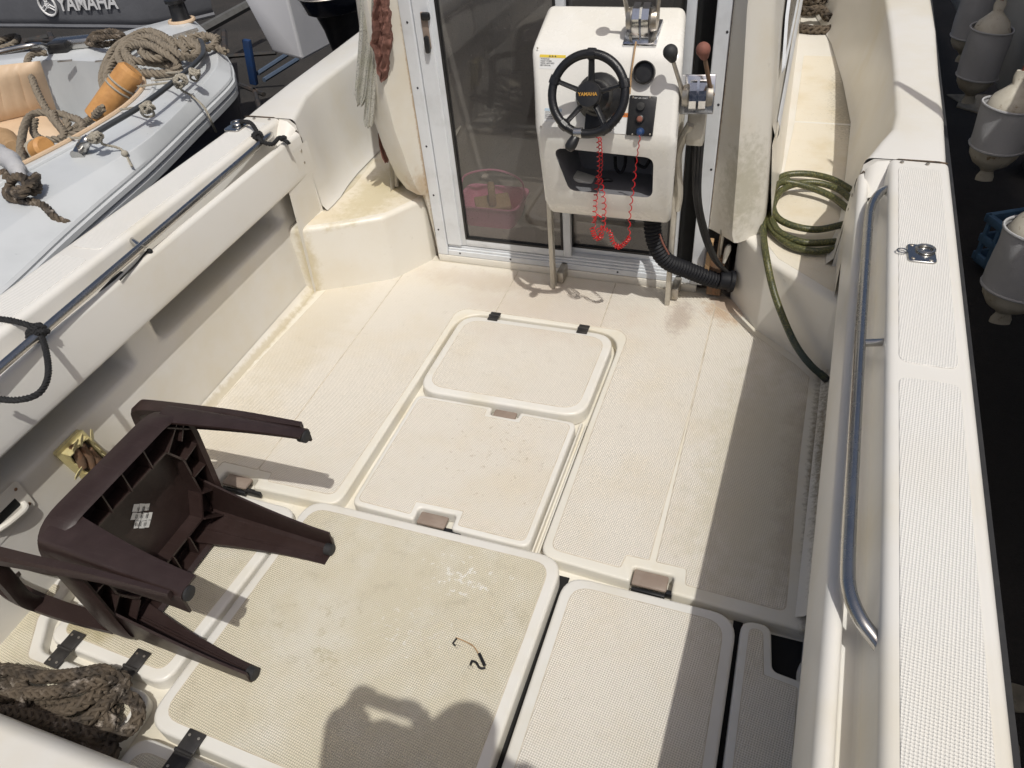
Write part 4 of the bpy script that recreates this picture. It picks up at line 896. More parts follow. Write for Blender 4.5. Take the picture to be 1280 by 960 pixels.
for q, l_ in (((88, 562), 20), ((99, 560), 22), ((109, 566), 14)):
    obj('socket_barrel', tube([wallp(q[0]-5, q[1]-6, 0.022), wallp(q[0]+4, q[1]+l_*0.5, 0.026), wallp(q[0]+8, q[1]+l_, 0.024)], [0.010, 0.013, 0.011], 12), M['rustiron'], sp_)
for q, t_ in (((80, 553), 0.5), ((88, 547), 0.9), ((101, 541), 1.1), ((84, 588), 0.3)):
    b = BM(); c = wallp(*q, 0.040); u = Vector((0, math.cos(t_), math.sin(t_))); v = Vector((0.35, -math.sin(t_), math.cos(t_)))
    b.faces.new([b.verts.new(c+u*a1*0.020+v*b1*0.008) for a1, b1 in ((-1, -0.6), (-0.3, -1), (0.8, -0.7), (1, 0.4), (0.1, 0.9), (-0.7, 0.5))]); ex = bmesh.ops.extrude_face_region(b, geom=b.faces[:])
    for vv in ex['geom']:
        if isinstance(vv, bmesh.types.BMVert): vv.co.x += 0.003
    obj('broken_shard', b, M['smoke'], sp_, None)

# red side light / fitting on the right coaming face near the hose
b = lathe([(0.022, 0), (0.020, 0.008), (0.001, 0.012)], P(1050, 341, x=0.262), (-1, 0, 0), 18); add('red_reflector', b, 'knobr')

# ================================================================ loose things aboard
# coiled dark braided rope on the left aft ledge
random.seed(12); b = BM(); zc = 0.02
def rp3(l): return [P(a, c2, z=z) for a, c2, z in l]
runs = [
 [(-30, 846, .05), (10, 838, .07), (50, 846, .07), (95, 843, .06), (128, 838, .055), (138, 848, .05), (120, 868, .07), (92, 884, .08), (60, 890, .05), (20, 884, .04), (-30, 872, .04)],
 [(-30, 880, .06), (15, 868, .08), (60, 866, .09), (100, 858, .10), (132, 850, .08), (150, 846, .06), (156, 856, .05), (140, 872, .06), (118, 892, .07), (96, 905, .06), (60, 906, .05), (10, 892, .05), (-30, 896, .05)],
 [(-30, 904, .03), (30, 905, .04), (80, 913, .04), (125, 924, .03), (158, 914, .03), (173, 895, .03), (168, 876, .035), (150, 870, .04), (132, 878, .05), (128, 892, .05), (140, 905, .04), (120, 920, .05), (80, 905, .07), (30, 893, .07), (-30, 884, .06)],
 [(-30, 925, .03), (30, 920, .03), (80, 930, .03), (130, 945, .02), (140, 935, .02), (100, 915, .04), (40, 900, .05), (-30, 910, .05)],
 [(-30, 850, .03), (20, 858, .03), (60, 878, .04), (110, 880, .03), (140, 888, .03), (120, 905, .03), (60, 915, .03), (0, 905, .03)],
 [(5, 835, .035), (22, 850, .06), (30, 870, .08), (20, 890, .06), (-10, 900, .05)]]
for rr_ in runs: plait(rp3(rr_), 0.0175, b)
tag(obj('coiled_mooring_rope', b, 'rope_dark'), 'thick dirty brown braided rope heaped on the left aft ledge below the chair', 'rope')
# dark rope on the right side deck, forward
b = BM()
for l in ([(1000, -8, .33), (1012, 8, .35), (1030, 4, .35), (1046, 10, .34), (1052, 24, .33), (1040, 36, .32), (1020, 38, .32), (1000, 36, .32), (985, 34, .32)],
          [(995, 12, .36), (1010, 14, .38), (1026, 12, .38), (1036, 22, .36), (1050, 18, .35), (1040, 2, .36), (1020, -6, .38), (1000, -2, .38)],
          [(990, 4, .36), (1008, 0, .40), (1028, 0, .40), (1030, -14, .38), (1000, -20, .36)]):
    plait(rp3(l), 0.028, b)
tag(obj('dark_rope_coil', b, 'rope_dark'), 'thick dark rope coiled on the right side deck forward beside the cabin', 'rope')
# garden hose: three loops on the side deck, tail hanging to the deck
hz = lambda a, c2, z: P(a, c2, z=z)
L = []
c0 = Vector((0.085, 2.72, 0)); 
loops = [
 [(1068, 240, .335), (1040, 224, .335), (1005, 217, .335), (975, 222, .33), (960, 248, .325), (961, 280, .325), (985, 305, .322), (1020, 314, .322), (1052, 308, .325)],
 [(1075, 262, .33), (1050, 238, .335), (1015, 228, .345), (980, 236, .345), (965, 262, .34), (972, 288, .335), (1005, 303, .335), (1045, 302, .33)],
 [(1070, 270, .33), (1040, 246, .335), (1005, 232, .35), (978, 228, .36), (966, 240, .36), (968, 266, .35), (985, 280, .345), (1020, 287, .34), (1056, 280, .335)]]
path = []
for k, l in enumerate(loops): path += [hz(*q) for q in (l if k % 2 == 0 else l)]
b = BM()
for l in loops: tube(spline([hz(*q) for q in l], 10), 0.0125, 12, b)
tail = [hz(985, 224, .35), hz(962, 238, .345), hz(955, 262, .34), hz(954, 290, .325), P(958, 322, y=2.36), P(966, 360, y=2.29), P(978, 395, y=2.23), P(994, 430, y=2.17), P(1012, 455, y=2.125), P(1032, 473, z=0.02)]
tube(spline(tail, 10), 0.0125, 12, b)
hose = thing('garden_hose', 'dirty green garden hose coiled on the right side deck, its end on the floor', 'hose', (0.1, 2.6, 0.3))
obj('tube', b, M['hose'], hose)
a = P(1024, 466, z=0.035); e = P(1034, 475, z=0.015)
b = tube([a, e], 0.0135, 12); obj('hose_end', b, M['black'], hose)
# towel and rag hanging at the left bulkhead
def cloth(pts_w, y, m, name, label, th=0.018, nx=14, fold=0.022, seed=2):
    """hanging cloth: rows (px left, px right, py), folded front to back"""
    random.seed(seed); st = []
    rows = []
    for i in range(len(pts_w)-1):
        for k in range(5): rows.append([lerp(pts_w[i][j], pts_w[i+1][j], k/5) for j in range(3)])
    rows.append(pts_w[-1]); fr = []; bk = []
    for r_i, (a0, a1, py) in enumerate(rows):
        L0, L1 = P(a0, py, y=y), P(a1, py, y=y); row = []
        for k in range(nx+1):
            u = k/nx; p = L0.lerp(L1, u); w0 = fold*(math.sin(u*9+seed+r_i*0.05)+0.5*math.sin(u*21+seed*2+r_i*0.1)); row.append(p+Vector((0, w0, 0.004*math.sin(u*17))))
        fr.append(row)
    b = BM(); rings = []
    for row in fr: rings.append(row + [p+Vector((0, th, 0)) for p in row[::-1]])
    sweep(rings, b, closed=True); b.faces.new([v for v in b.verts[:][:0]] or [b.verts.new(p) for p in rings[-1]]); b.faces.new([b.verts.new(p) for p in rings[0]])
    return b
YT = 2.50
b = cloth([(448, 470, -30), (447, 470, 40), (444, 462, 90), (442, 458, 120), (446, 453, 131)], YT, 'towel', '', '', seed=1, nx=22, fold=0.010)
join(b, cloth([(462, 480, -20), (463, 473, 50), (457, 468, 90), (453, 463, 118), (455, 462, 124)], YT+0.02, 'towel', '', '', seed=4, nx=18, fold=0.009))
join(b, cloth([(466, 478, -20), (464, 472, 60), (459, 468, 110), (455, 465, 150), (457, 463, 159)], YT-0.012, 'towel', '', '', seed=5, nx=16, th=0.014, fold=0.006))
tag(obj('grey_towel', b, 'towel'), 'long speckled grey towel hanging left of the rust-coloured rag', 'towel')
b = cloth([(470, 480, -25), (467, 484, 6), (465, 486, 22), (467, 487, 40), (464, 488, 52), (467, 486, 62), (471, 485, 70), (472, 482, 84), (476, 481, 93), (478, 480, 100)], YT-0.03, 'rag', '', '', seed=3, nx=26, fold=0.012)
for v in b.verts: v.co += Vector((0, 0.012, 0))*noise.noise(v.co*45)+Vector((0.006, 0, 0))*noise.noise(v.co*60)
tag(obj('rust_rag', b, 'rag'), 'ragged rust-coloured cloth hanging beside the left cabin bulkhead', 'rag')
b = cloth([(472, 477, 165), (473, 480, 180), (477, 483, 195), (482, 485, 202)], YT+0.09, 'rag', '', '', seed=8, fold=0.008, th=0.008)
tag(obj('rag_tatter', b, 'rag'), 'small dark red tatter of cloth above the left corner step', 'rag')
b = tube([P(496, 232, z=0.31), P(470, 0, y=2.66)], 0.012, 12); pp = add('drain_post', b, 'leg')
b = lathe([(0.017, 0), (0.017, 0.02), (0.013, 0.022)], P(493, 229, z=0.305)+Vector((0, 0, 0)), (0, 0, 1), 14); obj('post_foot', b, M['rubber'], pp)

# red coiled lanyards
def coil(path, r, pitch, w_, bm, jit=0.0):
    pts = resample(spline(path, 10), pitch/10); X = None; s = 0; out = []
    for i, p in enumerate(pts):
        d = (pts[min(i+1, len(pts)-1)]-pts[max(i-1, 0)]).normalized()
        if X is None: X, Y = frame_axes(d)
        else: X = (X-d*X.dot(d)).normalized(); Y = d.cross(X)
        a = 2*math.pi*i/10; out.append(p+(X*math.cos(a)+Y*math.sin(a))*r)
    return tube(out, w_, 5, bm)
b = BM(); yk = 2.215
coil([P(747, 172, y=2.14), P(748, 210, y=2.20), P(746, 226, y=2.21)], 0.004, 0.022, 0.0016, b)
coil([P(750, 172, y=2.14), P(752, 205, y=2.20), P(749, 226, y=2.21)], 0.0035, 0.018, 0.0016, b)
coil([P(747, 222, y=2.22), P(744, 255, y=2.24), P(742, 285, y=2.26)], 0.007, 0.024, 0.0017, b)
coil([P(750, 222, y=2.22), P(755, 255, y=2.24), P(754, 284, y=2.26)], 0.007, 0.026, 0.0017, b)
coil([P(740, 286, y=2.25), P(745, 298, y=2.25), P(752, 294, y=2.25), P(748, 286, y=2.25)], 0.008, 0.009, 0.0017, b)
coil([P(750, 284, y=2.25), P(762, 290, y=2.25), P(766, 303, y=2.25), P(776, 309, y=2.25)], 0.007, 0.011, 0.0017, b)
tube([P(742, 276, y=2.24), P(747, 268, y=2.24), P(752, 272, y=2.24)], 0.003, 6, b)
tag(obj('red_coil_cord', b, 'red'), 'red spiral lanyard hanging from the steering wheel clip over the console locker', 'lanyard')
b = BM()
coil([P(800, 170, y=2.165), P(797, 190, y=2.19), P(794, 215, y=2.21)], 0.002, 0.03, 0.0016, b)
coil([P(794, 215, y=2.21), P(790, 245, y=2.23), P(787, 270, y=2.25), P(786, 296, y=2.255)], 0.0045, 0.034, 0.0017, b)
coil([P(787, 296, y=2.25), P(782, 303, y=2.25), P(774, 309, y=2.25), P(768, 307, y=2.25)], 0.007, 0.009, 0.0017, b)
tag(obj('red_coil_cord', b, 'red'), 'red spiral lanyard plugged into the switch panel, right of the other one', 'lanyard')

# fishing swivel rig on the big hatch
b = BM(); zt = 0.022
tube(spline([P(570, 797, z=zt), P(582, 802, z=zt), P(592, 808, z=zt), P(598, 817, z=zt)], 6), 0.0016, 6, b, mi=0)
tube([P(599, 817, z=zt), P(606, 832, z=zt)], 0.0042, 8, b, mi=1)
tube(spline([P(607, 835, z=zt), P(600, 835, z=zt), P(595, 828, z=zt), P(589, 826, z=zt)], 6), 0.0030, 7, b, mi=1)
tube([P(571, 798, z=zt), P(566, 804, z=zt), P(569, 807, z=zt)], 0.0025, 6, b, mi=1); tube([P(590, 826, z=zt), P(588, 831, z=zt)], 0.0032, 6, b, mi=1)
for q in ((572, 808), (588, 834)):
    cc = P(*q, z=zt-0.002); tube([cc+Vector((0.007*math.cos(t), 0.004*math.sin(t), 0)) for t in [2*math.pi*k/14 for k in range(14)]], 0.0007, 5, b, closed=True, mi=2)
tag(obj('fishing_swivel_rig', b, ['wood', 'black', 'steel_old']), 'small black and amber fishing wire rig lying on the large tan hatch', 'fishing tackle')
# tools stuck in the holder right of the door
tb = P(905, 345, z=0.06)
b = box((-0.165, 2.545, 0.10), (0.055, 0.03, 0.17), None, 0.003); add('tool_pocket', b, 'rustiron')
b = BM(); q0 = Vector((-0.165, 2.542, 0.12)); tube([q0, P(903, 293, y=2.53)], 0.0085, 8, b, flat=0.4); lathe([(0.009, 0), (0.012, 0.02), (0.002, 0.045)], P(903, 293, y=2.53), (0, 0, 1), 8, b); tag(obj('rusty_knife', b, 'steel_old'), 'upright rusty knife in the holder at the right foot of the door', 'knife')
b = box((-0.198, 2.525, 0.17), (0.018, 0.03, 0.19), Matrix.Rotation(0.04, 3, 'Y'), 0.002); tag(obj('wood_scrap', b, 'wood'), 'pale wooden stick standing left of the rusty knife', 'stick')
b = lathe([(0.006, 0), (0.010, 0.03), (0.012, 0.06), (0.007, 0.078), (0.001, 0.08)], Vector((-0.140, 2.53, 0.17)), (0.15, 0, 1), 12); tag(obj('white_bottle', b, 'wcloth'), 'small white bottle standing right of the rusty knife', 'bottle')
# pink basket with wooden block behind the glass
bc = Vector((-1.275, 3.02, -0.03)); bk = thing('pink_basket', 'pink plastic basket on the cabin floor behind the left door glass', 'basket', bc)
b = BM(); rings = []
for sc_, z in ((0.80, 0.0), (0.86, 0.03), (1.0, 0.105), (1.05, 0.11), (1.05, 0.118), (0.97, 0.114), (0.83, 0.035), (0.78, 0.012)):
    rings.append([bc+Vector((p.x*sc_, p.y*sc_, z)) for p in round_poly([(-0.155, -0.11), (0.155, -0.11), (0.155, 0.11), (-0.155, 0.11)], 0.05, 5)])
sweep(rings, b, closed=True); b.faces.new([b.verts.new(p) for p in rings[-1]]); obj('tub', b, M['pink'], bk)
b = tube(spline([bc+Vector((-0.16, 0.0, 0.13)), bc+Vector((-0.14, 0.03, 0.20)), bc+Vector((0, 0.06, 0.225)), bc+Vector((0.14, 0.03, 0.20)), bc+Vector((0.16, 0, 0.13))], 8), 0.005, 8); obj('handle', b, M['pink'], bk)
b = BM(); box(bc+Vector((0.0, 0, 0.08)), (0.17, 0.10, 0.03), Matrix.Rotation(0.5, 3, 'Z') @ Matrix.Rotation(0.3, 3, 'X'), 0.008, 2, b); box(bc+Vector((0.0, 0.0, 0.13)), (0.035, 0.10, 0.09), Matrix.Rotation(0.4, 3, 'Z'), 0.012, 2, b)
tag(obj('wooden_plane', b, 'wood'), 'wooden block with a grip lying in the pink basket', 'wooden tool')

# ================================================================ plastic chair, lying on its back
ch = thing('plastic_chair', 'dark brown plastic armchair overturned on its back on the left hatch, legs pointing right', 'chair', (-1.45, 0.83, 0.0))
# local frame: h = chair height (world -x), v = side (world y), f = chair front (world +z)
def K(h, v, f): return Vector((-1.035-h, 0.83+v, 0.012+f))
def chair_leg(tip, top, wt, wb, name='leg'):
    """L-shaped tapered leg; tip/top centre lines at the outer corner, wt/wb widths"""
    b = BM(); st = []; n = 9
    sv = 1 if tip[1] > 0 else -1; sf = 1 if tip[2] > 0.2 else -1
    for i in range(n):
        t = i/(n-1); c = Vector(tip).lerp(Vector(top), t); ww = lerp(wt, wb, t**1.6); w2 = lerp(wt*0.85, wb*0.8, t**1.6); th = 0.0045
        # corner at outside; flanges run inwards in v and in f
        prof = [(0, -ww), (0, -0.012), (-0.004, -0.004), (-0.012, 0), (-w2, 0), (-w2, -th*1.4), (-0.016, -th*1.4), (-th*1.4, -0.016), (-th*1.4, -ww)]
        # prof: (v offset outward, f offset outward)
        st.append([K(c.x, c.y+sv*pv, c.z+sf*pf) for pv, pf in prof])
    sweep(st, b, closed=True); b.faces.new([b.verts.new(p) for p in st[0]]); b.faces.new([b.verts.new(p) for p in st[-1]])
    # stiffening fold down the flange
    tube([K(*(Vector(tip)+Vector((0.02, -sv*wt*0.55, -sf*0.006)))), K(*(Vector(top)+Vector((-0.01, -sv*wb*0.45, -sf*0.006))))], 0.0045, 6, b)
    o = obj(name, b, M['chair'], ch, 40)
    f = Vector(tip); c = K(f.x+0.004, f.y-sv*0.020, f.z-sf*0.018)
    b = lathe([(0.017, -0.012), (0.017, 0.008), (0.012, 0.011), (0.001, 0.011)], c, (1, 0, 0), 16); obj('foot_pad', b, M['rubber'], o)
    return o
SH = 0.43
chair_leg((0, 0.255, 0.440), (0.42, 0.232, 0.445), 0.050, 0.090)
chair_leg((0, -0.265, 0.440), (0.42, -0.240, 0.445), 0.064, 0.125)
chair_leg((0, 0.195, 0.000), (0.42, 0.205, 0.020), 0.074, 0.155)
chair_leg((0, -0.235, 0.000), (0.42, -0.225, 0.020), 0.050, 0.130)
# seat shell: apron ring + pan + ribs
outer = round_poly([(-0.235, 0.0, 0.06), (0.215, 0.0, 0.06), (0.240, 0.452, 0.10), (-0.245, 0.452, 0.10)], 0.08, 8)
def ring_rows(scale_off, hh): return [K(hh, p[0], p[1]) for p in scale_off]
o_in = offset_poly([tuple(p) for p in outer], 0.006); o_lip = offset_poly([tuple(p) for p in outer], 0.014); o_mid = offset_poly([tuple(p) for p in outer], -0.003)
rings = [ring_rows(o_in, 0.425), ring_rows(o_lip, 0.372), ring_rows(offset_poly([tuple(p) for p in outer], 0.004), 0.362), ring_rows(o_mid, 0.372), ring_rows(o_mid, 0.42), ring_rows(outer, 0.445), ring_rows(offset_poly([tuple(p) for p in outer], 0.02), 0.452)]
b = sweep(rings, closed=True); b.faces.new([b.verts.new(p) for p in rings[-1]]); 
b.faces.new([b.verts.new(p) for p in ring_rows(o_in, 0.430)])
seat = obj('seat', b, M['chair'], ch, 40)
b = BM()
def rib(v0, f0, v1, f1, h0=0.395, h1=0.43, th=0.004):
    a, c = Vector((v0, f0)), Vector((v1, f1)); n_ = Vector((-(c-a).y, (c-a).x)).normalized()*th/2
    for z0, z1 in ((h0, h1),):
        vs = [b.verts.new(K(h, q.x, q.y)) for h in (z0, z1) for q in (a-n_, c-n_, c+n_, a+n_)]
        for f in ((0, 1, 2, 3), (4, 7, 6, 5), (0, 4, 5, 1), (1, 5, 6, 2), (2, 6, 7, 3), (3, 7, 4, 0)): b.faces.new([vs[i] for i in f])
ins = [(-0.15, 0.085), (0.13, 0.085), (0.165, 0.16), (0.165, 0.30), (0.13, 0.365), (-0.15, 0.365), (-0.185, 0.30), (-0.185, 0.16)]
for i in range(8): rib(*ins[i], *ins[(i+1) % 8], h0=0.385, th=0.006)
for p_, q_ in ((ins[0], (-0.22, 0.02)), (ins[1], (0.20, 0.02)), (ins[2], (0.225, 0.12)), (ins[3], (0.228, 0.31)), (ins[4], (0.215, 0.43)), (ins[5], (-0.22, 0.43)), (ins[6], (-0.235, 0.31)), (ins[7], (-0.235, 0.12)), ((-0.01, 0.085), (-0.01, 0.0)), ((-0.01, 0.365), (-0.01, 0.44)), ((-0.08, 0.365), (-0.08, 0.44)), ((0.07, 0.365), (0.07, 0.44)), ((0.165, 0.23), (0.23, 0.23)), ((-0.185, 0.23), (-0.235, 0.23)), ((0.06, 0.085), (0.06, 0.0)), ((-0.08, 0.085), (-0.08, 0.0))):
    rib(*p_, *q_, h0=0.378)
rib(0.20, 0.02, 0.13, 0.085); rib(0.228, 0.36, 0.16, 0.43, 0.375); rib(-0.228, 0.36, -0.16, 0.43, 0.375); rib(0.18, 0.36, 0.225, 0.42, 0.375)
obj('seat_ribs', b, M['chair'], ch, None)
# label: small foil patches on the seat underside
b = BM(); random.seed(9)
c0 = P(177, 645, x=-1.035-0.429)
cv, cf = c0.y-0.83, c0.z-0.012
for i in range(3):
    for j in range(4):
        if (i, j) in ((2, 0), (0, 3)): continue
        a = Vector((0.75, 0.66)); u = Vector((a.x, a.y)).normalized(); v_ = Vector((-u.y, u.x))
        c = Vector((cv, cf))+u*((i-1)*0.022+random.uniform(-.002, .002))+v_*((j-1.5)*0.019+random.uniform(-.002, .002))
        q = [c+u*dx*0.0104+v_*dy*0.0090+Vector((random.uniform(-.0015, .0015), random.uniform(-.0015, .0015))) for dx, dy in ((-1, -1), (1, -1), (1, 1), (-1, 1))]
        vs = [b.verts.new(K(0.4285, p.x, p.y)) for p in q]; b.faces.new(vs)
lab = obj('paper_label', b, M['lab_w'], seat, None)
b = BM()
for i in range(9):
    u_ = (i % 3-1)*0.021; w__ = (i//3-1)*0.019; c = Vector((cv, cf))+Vector((0.75, 0.66))*u_+Vector((-0.66, 0.75))*w__
    for j in range(2):
        q0 = c+Vector((-0.66, 0.75))*(j*0.006-0.003); a0, a1 = q0-Vector((0.75, 0.66))*0.006, q0+Vector((0.75, 0.66))*(0.003+0.002*(i % 2)); t0 = Vector((-0.66, 0.75))*0.0009
        b.faces.new([b.verts.new(K(0.4279, p.x, p.y)) for p in (a0-t0, a1-t0, a1+t0, a0+t0)])
obj('label_lines', b, M['ink'], seat, None)
b = text_mesh('PP 5', 0.012, K(0.4278, cv+0.012, cf+0.010), (0, 0.75, 0.66), (0, -0.66, 0.75), 0.0001)
obj('label_print', b, M['ink'], seat, None)
# backrest: curved sheet with openings, leaning from the seat rear to the wall side
def BK(h, v):      # surface point of the backrest
    t = (h-0.43)/0.40
    return K(h, v*(1+0.10*t), 0.02+0.05*t+0.05*t*t+0.035*(v/0.24)**2)
def strip(pts, w_, th=0.008, name='back_slat'):
    b = BM(); st = []
    sp = spline([Vector((h, v, 0)) for h, v in pts], 8)
    for i, p in enumerate(sp):
        d = (sp[min(i+1, len(sp)-1)]-sp[max(i-1, 0)]).normalized(); n_ = Vector((-d.y, d.x, 0))*w_/2
        a, c = BK(p.x-n_.x, p.y-n_.y), BK(p.x+n_.x, p.y+n_.y); st.append([a, c, c+Vector((0, 0, -th-0.006)), a+Vector((0, 0, -th-0.006))])
    sweep(st, b, closed=True); b.faces.new([b.verts.new(p) for p in st[0]]); b.faces.new([b.verts.new(p) for p in st[-1]])
    bmesh.ops.recalc_face_normals(b, faces=b.faces); return obj(name, b, M['chair'], ch, 40)
strip([(0.42, -0.215), (0.60, -0.225), (0.74, -0.215), (0.785, -0.16), (0.795, 0.0), (0.785, 0.16), (0.74, 0.215), (0.60, 0.225), (0.42, 0.205)], 0.050, name='back_frame')
strip([(0.43, -0.20), (0.455, 0.0), (0.43, 0.19)], 0.06, name='back_rail')
for v0 in (-0.13, -0.045, 0.045, 0.13):
    strip([(0.44, v0), (0.53, v0*1.25), (0.62, v0*0.8), (0.70, v0), (0.78, v0*1.1)], 0.032)
# arms: front post continues past the seat, then the arm turns to the backrest
def arm(s):
    b = BM(); v0 = s*0.250 if s > 0 else -0.262
    path = [K(0.02, v0+s*0.006, 0.437), K(0.22, v0+s*0.006, 0.425), K(0.40, v0+s*0.008, 0.400), K(0.545, v0+s*0.008, 0.378), K(0.590, v0+s*0.008, 0.362), K(0.604, v0+s*0.008, 0.335), K(0.612, v0+s*0.006, 0.24), K(0.63, v0, 0.15), K(0.65, s*0.235, 0.07)]
    sp = spline(path, 7); st = []
    for i, p in enumerate(sp):
        d = (sp[min(i+1, len(sp)-1)]-sp[max(i-1, 0)]).normalized(); side = Vector((0, s, 0)); nn = d.cross(side).normalized()
        t = i/(len(sp)-1); w_ = lerp(0.006, 0.021, min(1, t*2.2)); hh = lerp(0.012, 0.020, min(1, t*2))
        st.append([p+side*w_+nn*hh*0.6, p+side*w_*0.6+nn*hh, p-side*w_*0.8+nn*hh, p-side*w_-nn*hh*0.2, p-side*w_*0.4-nn*hh*0.6, p+side*w_-nn*hh*0.6])
    sweep(st, b, closed=True); b.faces.new([b.verts.new(p) for p in st[0]]); b.faces.new([b.verts.new(p) for p in st[-1]])
    obj('armrest', b, M['chair'], ch, 40)
arm(1); arm(-1)

# ================================================================ neighbouring boats and the yard
def loop3(l, z): return [P(a, c, z=z) for a, c in l]
def fill_loops(loops, bm=None, mi=0):
    b = bm or BM(); es = []
    for l in loops:
        vs = [b.verts.new(p) for p in l]; es += [b.edges.new((vs[i], vs[(i+1) % len(vs)])) for i in range(len(vs))]
    r = bmesh.ops.triangle_fill(b, edges=es, use_beauty=True)
    return b
# ---- pale blue-grey dinghy on the left
DZ = 0.42
dg = thing('open_dinghy', 'pale grey open motorboat with tan pleated seats, moored left of the fishing boat', 'boat', tuple(P(120, 150, z=DZ)))
def dadd(n_, b, m, smooth=40, label=None): return obj(n_, b, M[m], dg, smooth, label)
crease = [(-90, 350), (0, 291), (59, 250), (120, 213), (178, 178), (225, 136), (262, 94), (271, 78), (270, 64), (258, 50), (240, 33), (228, 26), (205, 33), (160, 45), (115, 60), (60, 68), (0, 76), (-90, 88)]
crease = [(p.x, p.y) for p in spline([Vector((a, c, 0)) for a, c in crease], 5)]
rub = [(-90, 440), (0, 369), (78, 296), (130, 250), (187, 201), (240, 150), (285, 106), (290, 92), (286, 76), (270, 54), (248, 30), (230, 20), (205, 27), (160, 39), (115, 54), (60, 62), (0, 70), (-90, 82)]
rub = [(p.x, p.y) for p in spline([Vector((a, c, 0)) for a, c in rub], 5)]
open_ = [(-90, 262), (0, 216), (30, 204), (70, 184), (110, 162), (150, 137), (172, 118), (180, 104), (176, 92), (160, 84), (130, 78), (95, 76), (61, 75), (20, 80), (-90, 98)]
open_ = [(p.x, p.y) for p in spline([Vector((a, c, 0)) for a, c in open_], 5)]
C3 = loop3(crease, DZ+0.01); O3 = loop3(open_, DZ)
dadd('foredeck', fill_loops([C3, O3]), 'dinghy', None)
R3 = loop3(rub, DZ-0.055)
cen = sum(R3, Vector())/len(R3)
def shr(p, k, z): q = cen+(p-cen)*k; return Vector((q.x, q.y, z))
dadd('deck_edge', sweep([C3, [a.lerp(c, 0.10)+Vector((0, 0, 0.004)) for a, c in zip(C3, R3)], [a.lerp(c, 0.93)+Vector((0, 0, 0.006)) for a, c in zip(C3, R3)], R3]), 'dinghy', 20)
dadd('rub_strake', sweep([R3, [shr(p, 0.998, DZ-0.065) for p in R3], [shr(p, 1.016, DZ-0.07) for p in R3], [shr(p, 1.020, DZ-0.09) for p in R3], [shr(p, 1.003, DZ-0.105) for p in R3], [shr(p, 1.014, DZ-0.115) for p in R3], [shr(p, 1.012, DZ-0.145) for p in R3], [shr(p, 0.990, DZ-0.155) for p in R3]]), 'dinghy', 25)
dadd('hull', sweep([[shr(p, 0.99, DZ-0.155) for p in R3], [shr(p, 0.93, DZ-0.45) for p in R3], [shr(p, 0.78, DZ-0.8) for p in R3], [shr(p, 0.4, DZ-1.05) for p in R3]]), 'dinghy_hull')
# cockpit lining
ocen = sum(O3, Vector())/len(O3)
dadd('cockpit_lining', sweep([O3, [p+Vector((0, 0, -0.02)) for p in O3], [ocen+(p-ocen)*0.96+Vector((0, 0, -0.42)) for p in O3]]), 'dinghy')
dadd('cockpit_floor', fill_loops([[ocen+(p-ocen)*0.97+Vector((0, 0, -0.41)) for p in O3]]), 'dinghy', None)
trim = loop3([(-40, 236), (0, 216), (30, 204), (70, 184), (110, 162), (150, 137), (172, 118), (180, 104), (176, 92)], DZ+0.006)
dadd('coaming_trim', tube(spline(trim, 6), 0.012, 8), 'vinyl')
dadd('coaming_molding', tube(spline(loop3([(-40, 252), (30, 216), (110, 172), (160, 141), (188, 118), (192, 100), (178, 84)], DZ+0.004), 6), 0.012, 8), 'dinghy')
# seats
def cushion(pts4, th, name, pleats=0, par=dg):
    """padded board from four front corners (tl, tr, br, bl)"""
    tl, tr, br, bl = pts4; nn = (tr-tl).cross(bl-tl).normalized()*-1; b = BM(); n1, n2 = 40 if pleats else 12, 8; fr = []
    for j in range(n2+1):
        row = []
        for i in range(n1+1):
            u, v = i/n1, j/n2; p = tl.lerp(tr, u).lerp(bl.lerp(br, u), v)
            e = min(1, min(u, 1-u)*9)*min(1, min(v, 1-v)*5+0.0); hgt = th*math.sqrt(max(0, e))
            if pleats: hgt -= 0.010*max(0, 1-abs(((u*pleats) % 1)-0.5)*-14-7 if False else 0)
            if pleats:
                d_ = abs(((u*pleats+0.5) % 1)-0.5); hgt -= 0.012*math.exp(-(d_*9)**2)*e
            row.append(p+nn*hgt)
        fr.append(row)
    sweep(fr, b); bk = [tl, tr, br, bl]
    return obj(name, b, M['vinyl'], par, 60)
cushion([P(-60, 88, z=0.50), P(50, 76, z=0.50), P(72, 141, z=0.16), P(-60, 172, z=0.16)], 0.06, 'seat_back', 9)
cushion([P(-60, 165, z=0.15), P(71, 142, z=0.15), P(90, 168, z=0.12), P(-60, 196, z=0.12)], 0.05, 'seat_cushion')
b = box(P(68, 175, z=0.06), (0.5, 0.3, 0.08), Matrix.Rotation(0.6, 3, 'Z'), 0.02); dadd('cockpit_step', b, 'dinghy')
# rails, bow fittings
def rp4(l): return [P(a, c, z=z) for a, c, z in l]
b = tube(spline(rp4([(103, 187, .44), (108, 176, .49), (125, 163, .51), (180, 130, .52), (222, 98, .52), (246, 77, .52), (254, 66, .52), (252, 52, .50), (246, 50, .44)]), 8), 0.0135, 12); rl = dadd('bow_rail', b, 'rail')
b = tube(spline(rp4([(97, 196, .43), (102, 186, .45), (107, 178, .485), (112, 172, .50)]), 5), [0.034, 0.032]+[0.028]*6+[0.024]*5+[0.020]*3, 12); obj('rail_foot', b, M['steel'], rl)
b = tube(rp4([(217, 46, .47), (247, 37, .47)]), 0.012, 8); tube(rp4([(226, 44, .43), (226, 44, .47)]), 0.01, 8, b); dadd('deck_cleat', b, 'steel_old')
b = lathe([(0.065, 0), (0.075, 0.01), (0.06, 0.03), (0.055, 0.12), (0.07, 0.13), (0.07, 0.15), (0.05, 0.16), (0.001, 0.16)], P(228, 28, z=0.42), (0, 0, 1), 20); dadd('bow_post', b, 'black')
